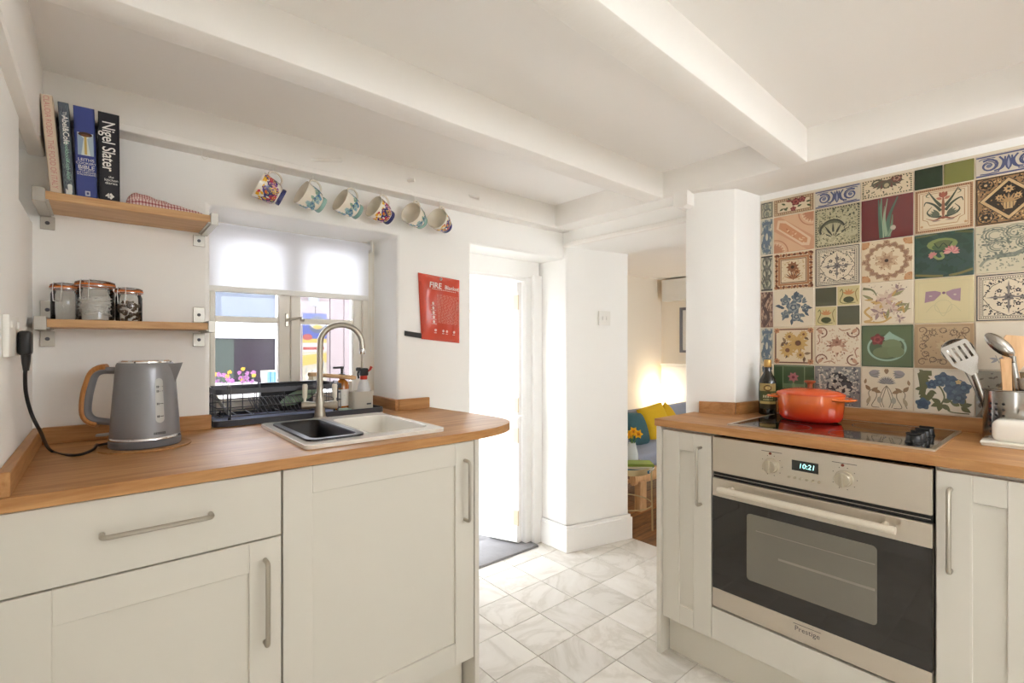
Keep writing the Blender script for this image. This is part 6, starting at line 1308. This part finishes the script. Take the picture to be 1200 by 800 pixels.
def d_thistle(a):
    g, b_, l = rgb(116, 112, 116), rgb(148, 112, 66), rgb(150, 146, 156)
    a.ell(0.5, 0.7, 0.11, 0.06, l)
    for k in range(15): a.hold = True; a.petal(0.5, 0.62, 0.15 + k * 0.2, 0.2, 0.035, l if k % 2 else g)
    a.hold = False; a.l += 1
    def half():
        for x in (0.47, 0.42): a.curve([(0.5, 0.58), (x, 0.45), (x - 0.06, 0.2), (x - 0.02, 0.04)], 0.014, rgb(110, 98, 74))
        for q in range(4): a.petal(0.14, 0.88, -0.5 + q * 0.25, 0.24, 0.1, l if q % 2 else rgb(132, 128, 134))
        a.curve([(0.1, 0.05), (0.16, 0.2), (0.14, 0.4), (0.26, 0.48), (0.3, 0.3), (0.2, 0.06), (0.36, 0.03)], 0.016, rgb(110, 98, 74)); 
        for x, y, q in ((0.2, 0.42, 0.7), (0.24, 0.46, -0.4), (0.17, 0.44, 2.2)): a.petal(x, y, q, 0.17, 0.09, b_)
        a.petal(0.06, 0.6, 1.4, 0.14, 0.06, rgb(160, 124, 82)); a.petal(0.1, 0.1, 1.2, 0.22, 0.08, rgb(176, 156, 120)); a.ell(0.36, 0.22, 0.05, 0.08, rgb(170, 166, 150)); a.petal(0.47, 0.9, 1.4, 0.1, 0.05, b_)
    a.sym(half); a.petal(0.5, 0.86, PI / 2, 0.12, 0.07, b_)
def d_vase(a):
    c = rgb(176, 120, 72); g, g2, r = rgb(72, 84, 70), rgb(96, 106, 88), rgb(156, 82, 56)
    a.frame(0.0, 0.055, rgb(190, 140, 90)); a.dash(0.012, 0.03, 0.02, brown, 0.8); a.frame(0.075, 0.012, c)
    pts = [(0.14, 0.3), (0.22, 0.26), (0.26, 0.15), (0.74, 0.15), (0.78, 0.26), (0.86, 0.3), (0.86, 0.88), (0.14, 0.88)]; a.stroke(pts + pts[:1], 0.014, c)
    for x in (0.12, 0.88): a.flower(x, 0.14, 0.035, 5, rgb(206, 160, 110), c)
    def half():
        a.curve([(0.47, 0.32), (0.3, 0.36), (0.22, 0.46), (0.3, 0.58)], 0.055, g, True); a.curve([(0.46, 0.46), (0.34, 0.62), (0.2, 0.7), (0.16, 0.62)], 0.06, g, True); a.curve([(0.47, 0.56), (0.36, 0.72), (0.24, 0.94)], 0.07, g, True); a.curve([(0.46, 0.3), (0.34, 0.26), (0.2, 0.32)], 0.04, r, True); a.curve([(0.24, 0.9), (0.2, 0.84), (0.26, 0.8)], 0.03, g2, True)
        for q in range(4): a.petal(0.44, 0.36, 2.2 + 0.3 * q, 0.2, 0.06, g2)
        a.petal(0.48, 0.76, 1.9, 0.14, 0.07, r); a.petal(0.48, 0.72, 2.7, 0.12, 0.06, rgb(190, 110, 80)); a.petal(0.3, 0.24, 0.0, 0.17, 0.035, rgb(160, 140, 130))
    a.sym(half); a.petal(0.5, 0.26, PI / 2, 0.6, 0.06, rgb(160, 96, 64)); a.petal(0.5, 0.74, PI / 2, 0.16, 0.09, rgb(176, 88, 58)); a.ell(0.5, 0.3, 0.05, 0.03, r)
def d_tealflower(a):
    a.blobs(50, 3, 0.14, rgb(36, 76, 62)); a.blobs(40, 5, 0.12, rgb(44, 84, 82), None, 0.05, 0.0, 0.95, 0.5); a.curve([(0.0, 0.07), (0.3, 0.03), (0.5, 0.01)], 0.05, rgb(126, 120, 50)); a.curve([(1.0, 0.12), (0.8, 0.05), (0.6, 0.01)], 0.05, rgb(126, 120, 50)); a.curve([(0, 0.96), (0.2, 0.97), (0.4, 1)], 0.04, rgb(90, 100, 44)); a.curve([(1, 0.94), (0.85, 0.97), (0.7, 1)], 0.05, rgb(90, 100, 44))
    a.ell(0.48, 0.74, 0.27, 0.14, rgb(124, 148, 66)); a.ell(0.46, 0.68, 0.16, 0.08, rgb(70, 104, 58)); a.ell(0.5, 0.76, 0.16, 0.07, rgb(90, 110, 52)); a.curve([(0.34, 0.78), (0.42, 0.66), (0.5, 0.76), (0.58, 0.68), (0.66, 0.78)], 0.018, dkgreen); a.curve([(0.28, 0.58), (0.4, 0.42), (0.5, 0.44), (0.46, 0.56)], 0.05, rgb(134, 160, 84))
    for q in range(9): a.petal(0.64, 0.55, -0.3 + q * 0.45, 0.15, 0.07, rgb(206, 110, 120) if q % 2 else rgb(226, 150, 148))
    for q in range(6): a.petal(0.32, 0.5, 0.6 + q * 0.7, 0.09, 0.06, rgb(206, 120, 124))
def d_bow(a):
    pu, pu2 = rgb(166, 128, 158), rgb(142, 104, 140)
    a.poly([(0.17, 0.46), (0.19, 0.72), (0.36, 0.73), (0.46, 0.69), (0.46, 0.64), (0.34, 0.5)], pu); a.poly([(0.79, 0.46), (0.8, 0.76), (0.66, 0.74), (0.55, 0.69), (0.55, 0.64), (0.66, 0.5)], pu); a.blobs(70, 4, 0.02, pu2, lambda x, y: 0.5 < y < 0.72 and (0.19 < x < 0.4 or 0.62 < x < 0.79)); a.ell(0.51, 0.67, 0.03, 0.03, pu2); a.ell(0.28, 0.61, 0.03, 0.015, rgb(206, 190, 180)); a.ell(0.7, 0.62, 0.025, 0.02, rgb(206, 190, 180))
    l = rgb(196, 190, 146); a.ring(0.5, 0.36, 0.15, 0.012, l, 20); a.curve([(0.2, 0.24), (0.36, 0.4), (0.5, 0.14), (0.64, 0.4), (0.8, 0.24)], 0.012, l); a.frame(0.06, 0.008, rgb(206, 198, 150))
def d_beigelace(a):
    c = rgb(128, 100, 70); a.frame(0.0, 0.05, rgb(180, 146, 100)); a.blobs(420, 4, 0.022, c, lambda x, y: 0.085 < (x - 0.5) ** 2 + (y - 0.5) ** 2 < 0.21 and 0.1 < x < 0.9 and 0.1 < y < 0.9); a.blobs(120, 6, 0.02, rgb(150, 120, 84), lambda x, y: (x - 0.5) ** 2 + (y - 0.5) ** 2 < 0.07)
    for k in range(12): a.ring(0.5 + 0.36 * math.cos(k * PI / 6), 0.5 + 0.36 * math.sin(k * PI / 6), 0.06, 0.014, rgb(100, 80, 60), 10)
    a.flower(0.5, 0.5, 0.14, 8, rgb(206, 180, 130), c)
    def cor(): a.scroll(0.13, 0.13, 0.09, 0.6, 1.3, 0.03, c)
    a.sym(cor, 'r')
def d_bluepop(a):
    b1, b2, g1 = rgb(60, 94, 128), rgb(42, 72, 110), rgb(94, 100, 40)
    for pts in (((0.1, 0.92), (0.14, 0.6), (0.12, 0.4)), ((0.3, 0.92), (0.12, 0.9), (0.2, 0.7)), ((0.1, 0.4), (0.22, 0.34), (0.3, 0.46))): a.curve(pts, 0.12, g1)
    for k in range(10): rd = random.Random(k); a.hold = True; a.petal(0.16 + rd.uniform(-0.06, 0.1), 0.4 + 0.055 * k, rd.uniform(0, 6.2), 0.15, 0.09, g1)
    a.hold = False; a.l += 1; a.curve([(0.16, 0.66), (0.4, 0.66), (0.52, 0.4), (0.46, 0.2)], 0.03, g1); a.curve([(0.55, 0.2), (0.62, 0.06), (0.94, 0.04)], 0.025, g1)
    for x, y, q in ((0.46, 0.24, 2.6), (0.46, 0.24, 3.6), (0.46, 0.24, 4.5), (0.48, 0.22, 5.5), (0.5, 0.26, 0.6), (0.8, 0.2, 0.3), (0.8, 0.2, 1.2), (0.78, 0.2, 2.6), (0.8, 0.18, -0.6)): a.petal(x, y, q, 0.2, 0.11, g1)
    for x, y, r in ((0.72, 0.52, 0.2), (0.84, 0.62, 0.13), (0.66, 0.7, 0.16), (0.5, 0.8, 0.14), (0.3, 0.66, 0.1), (0.44, 0.72, 0.1), (0.76, 0.38, 0.13), (0.14, 0.2, 0.13)): a.rose(x, y, r, [b1, b2, rgb(74, 112, 142)])
    a.flower(0.76, 0.74, 0.06, 5, rgb(206, 180, 110), rgb(196, 160, 80)); a.ell(0.14, 0.2, 0.05, 0.05, b2)
def d_diamond(a):
    k, t_ = rgb(54, 38, 22), rgb(196, 158, 96); a.frame(0, 0.02, k); a.blobs(330, 3, 0.026, k); a.blobs(120, 5, 0.03, rgb(206, 168, 104))
    for x, y in ((0.15, 0.85), (0.85, 0.85), (0.15, 0.15), (0.85, 0.15)): a.flower(x, y, 0.1, 7, k, t_); a.ring(x, y, 0.12, 0.018, k, 14)
    dm = lambda r: [(0.5 - r, 0.5), (0.5, 0.5 - r), (0.5 + r, 0.5), (0.5, 0.5 + r)]; a.poly(dm(0.46), k); a.poly(dm(0.445), rgb(206, 170, 108)); a.poly(dm(0.37), k); a.blobs(110, 8, 0.022, rgb(160, 124, 70), lambda x, y: abs(x - 0.5) + abs(y - 0.5) < 0.34)
    for x, y, r in ((0.5, 0.7, 0.09), (0.36, 0.54, 0.07), (0.64, 0.54, 0.07)): a.flower(x, y, r, 8, t_, k)
    for q in range(7): a.petal(0.5, 0.42, 0.3 + q * 0.42, 0.2, 0.035, rgb(178, 140, 80))
    a.poly([(0.38, 0.42), (0.62, 0.42), (0.56, 0.28), (0.44, 0.28)], t_); a.hold = True
    for q in range(4): a.rect(0.41 + q * 0.05, 0.29, 0.42 + q * 0.05, 0.42, k)
    a.hold = False
def d_birds(a):
    g, g2 = rgb(110, 122, 114), rgb(146, 152, 140)
    for x, y, r in ((0.3, 0.8, 0.2), (0.62, 0.82, 0.2), (0.34, 0.56, 0.17), (0.78, 0.6, 0.17)):
        for q in range(3): a.ring(x, y, r * (1 - 0.25 * q), 0.022, g if q % 2 else g2, 18, 0.4 * q, 4.6 + 0.4 * q, ry=r * 0.8 * (1 - 0.25 * q))
        a.blobs(24, int(x * 50), 0.022, g, lambda u, v, x=x, y=y, r=r: (u - x) ** 2 + (v - y) ** 2 < r * r)
    a.poly([(0.08, 0.22), (0.3, 0.38), (0.6, 0.4), (0.8, 0.5), (0.84, 0.44), (0.6, 0.3), (0.3, 0.3)], rgb(124, 136, 126)); a.curve([(0.06, 0.14), (0.14, 0.26), (0.32, 0.34)], 0.05, g2); a.curve([(0.86, 0.9), (0.92, 0.5), (0.84, 0.1)], 0.03, g2); a.blobs(150, 6, 0.03, g2); a.blobs(110, 12, 0.035, g, lambda x, y: y > 0.25)
def d_butterfly(a):
    for q in (0.6, 1.4, 2.2): a.petal(0.24, 0.55, q, 0.12, 0.05, rgb(170, 176, 186))
    for q in (0.4, 3.0, 3.8): a.petal(0.34, 0.22, q, 0.14, 0.05, rgb(160, 168, 184))
    a.stroke([(0.3, 0.3), (0.36, 0.14)], 0.012, rgb(150, 156, 166)); a.petal(0.7, 0.6, 0.8, 0.14, 0.06, rgb(176, 180, 186))
def d_slate(a):
    a.poly([(0, 0), (0.5, 1), (0.75, 1), (0.3, 0)], rgb(120, 98, 66)); a.poly([(0.6, 0), (1, 0), (1, 0.6)], rgb(186, 152, 92)); a.blobs(90, 4, 0.04, rgb(90, 80, 66)); a.curve([(0, 0.3), (0.4, 0.6), (1, 0.7)], 0.05, rgb(140, 148, 156)); a.flower(0.75, 0.25, 0.14, 7, dkbrown, tan)
# (column -> list of rows from the worktop upwards): background colour, drawing
YB = [0.906, 0.853, 0.6965, 0.54, 0.3835, 0.227, 0.0705, -0.086, -0.2425]
ZB = [0.961, 1.1175, 1.274, 1.4305, 1.587, 1.7435, 1.8175]
sage = rgb(176, 172, 130)
GRID = {0: [(ivory, d_bluecut), (rgb(196, 194, 180), d_bluecut), (rgb(150, 110, 88), d_browncut), (rgb(188, 184, 160), d_greycut), (rgb(190, 190, 176), d_bluecut), (rgb(176, 174, 148), d_scrollgrey)],
        1: [(rgb(66, 96, 58), d_greenpanel), (cream, d_sunflowers), (ivory, d_blueflowers), (cream, d_brownframe), (rgb(226, 176, 134), d_peach), (cream, d_roses)],
        2: [(rgb(132, 134, 140), d_bluegrey), (ivory, d_arabesque), (ivory, d_quarters), (ivory, d_lace), (rgb(190, 184, 146), d_greyfan), (rgb(206, 200, 190), d_palmette)],
        3: [(ivory, d_thistle), (rgb(86, 112, 70), d_greenfruit), (ivory, d_lilies), (cream, d_medallion), (red_t, d_redleaf), (cream, d_acanthus)],
        4: [(white_t, d_bluepop), (rgb(196, 164, 116), d_beigelace), (rgb(216, 204, 150), d_bow), (rgb(40, 84, 72), d_tealflower), (cream, d_vase), None],
        5: [(rgb(140, 136, 124), d_slate), (white_t, d_butterfly), (ivory, d_lace), (rgb(206, 200, 172), d_birds), (rgb(156, 118, 68), d_diamond), (rgb(206, 200, 190), d_palmette)],
        6: [(cream, d_sunflowers), (ivory, d_lace), (cream, d_medallion), (ivory, d_lilies), (cream, d_vase), (cream, d_roses)],
        7: [(ivory, d_thistle), (cream, d_brownframe), (ivory, d_blueflowers), (rgb(206, 200, 172), d_birds), (ivory, d_arabesque), (rgb(206, 200, 190), d_palmette)]}
obj('tile_grout', box(XT - 0.004, XT + 0.001, YB[-1], 0.907, 0.955, 1.8255), grout, wall_right)
tm = {}
def wall_tile(y0, y1, z0, z1, col, fn):
    """y1 > y0; drawing runs from the corner (left in view) to the right"""
    w, h = round(y1 - y0 - 0.0035, 4), round(z1 - z0 - 0.0035, 4)
    if (w, h) not in tm:
        t = box(-0.0075, 0, -w / 2, w / 2, -h / 2, h / 2, 0.0012, 1); me = bpy.data.meshes.new('wall_tile'); t.to_mesh(me); t.free(); me.materials.append(grout); tm[w, h] = me
    o = inst('tile', tm[w, h], wall_right, (XT, (y0 + y1) / 2, (z0 + z1) / 2), glaze(col))
    if fn:
        k = min(1.0, 1.0); sc = w if w > 0.1 else None; cy, cz = (y0 + y1) / 2, (z0 + z1) / 2; hw, hh = w / 2 - 0.002, h / 2 - 0.002
        if h < 0.1 and w > 0.1: mp = lambda s, t, l: (XT - 0.0075 - l, cy + hw - s * 2 * hw, cz - hh + t * 4 * hh)       # half-height border tile: drawing fills t = 0..0.5
        else: mp = lambda s, t, l: (XT - 0.0075 - l, cy + hw - s * 2 * hw, cz - hh + t * 2 * hh)
        def mpc(s, t, l): 
            p = mp(min(max(s, 0), 1), min(max(t, 0), 0.5 if (h < 0.1 and w > 0.1) else 1), l); return p
        a = Art(mpc); fn(a)
        a.C = [faded(c) for c in a.C]; a.build('painted_motif', glaze_print, o)
for ci, col in GRID.items():
    for ri, cell in enumerate(col):
        y1, y0, z0, z1 = YB[ci], YB[ci + 1], ZB[ri], ZB[ri + 1]
        if cell is None:
            ym = (y0 + y1) / 2; wall_tile(ym, y1, z0, z1, rgb(30, 58, 30), None); wall_tile(y0, ym, z0, z1, rgb(126, 132, 28), None)
        else: wall_tile(y0, y1, z0, z1, cell[0], cell[1])
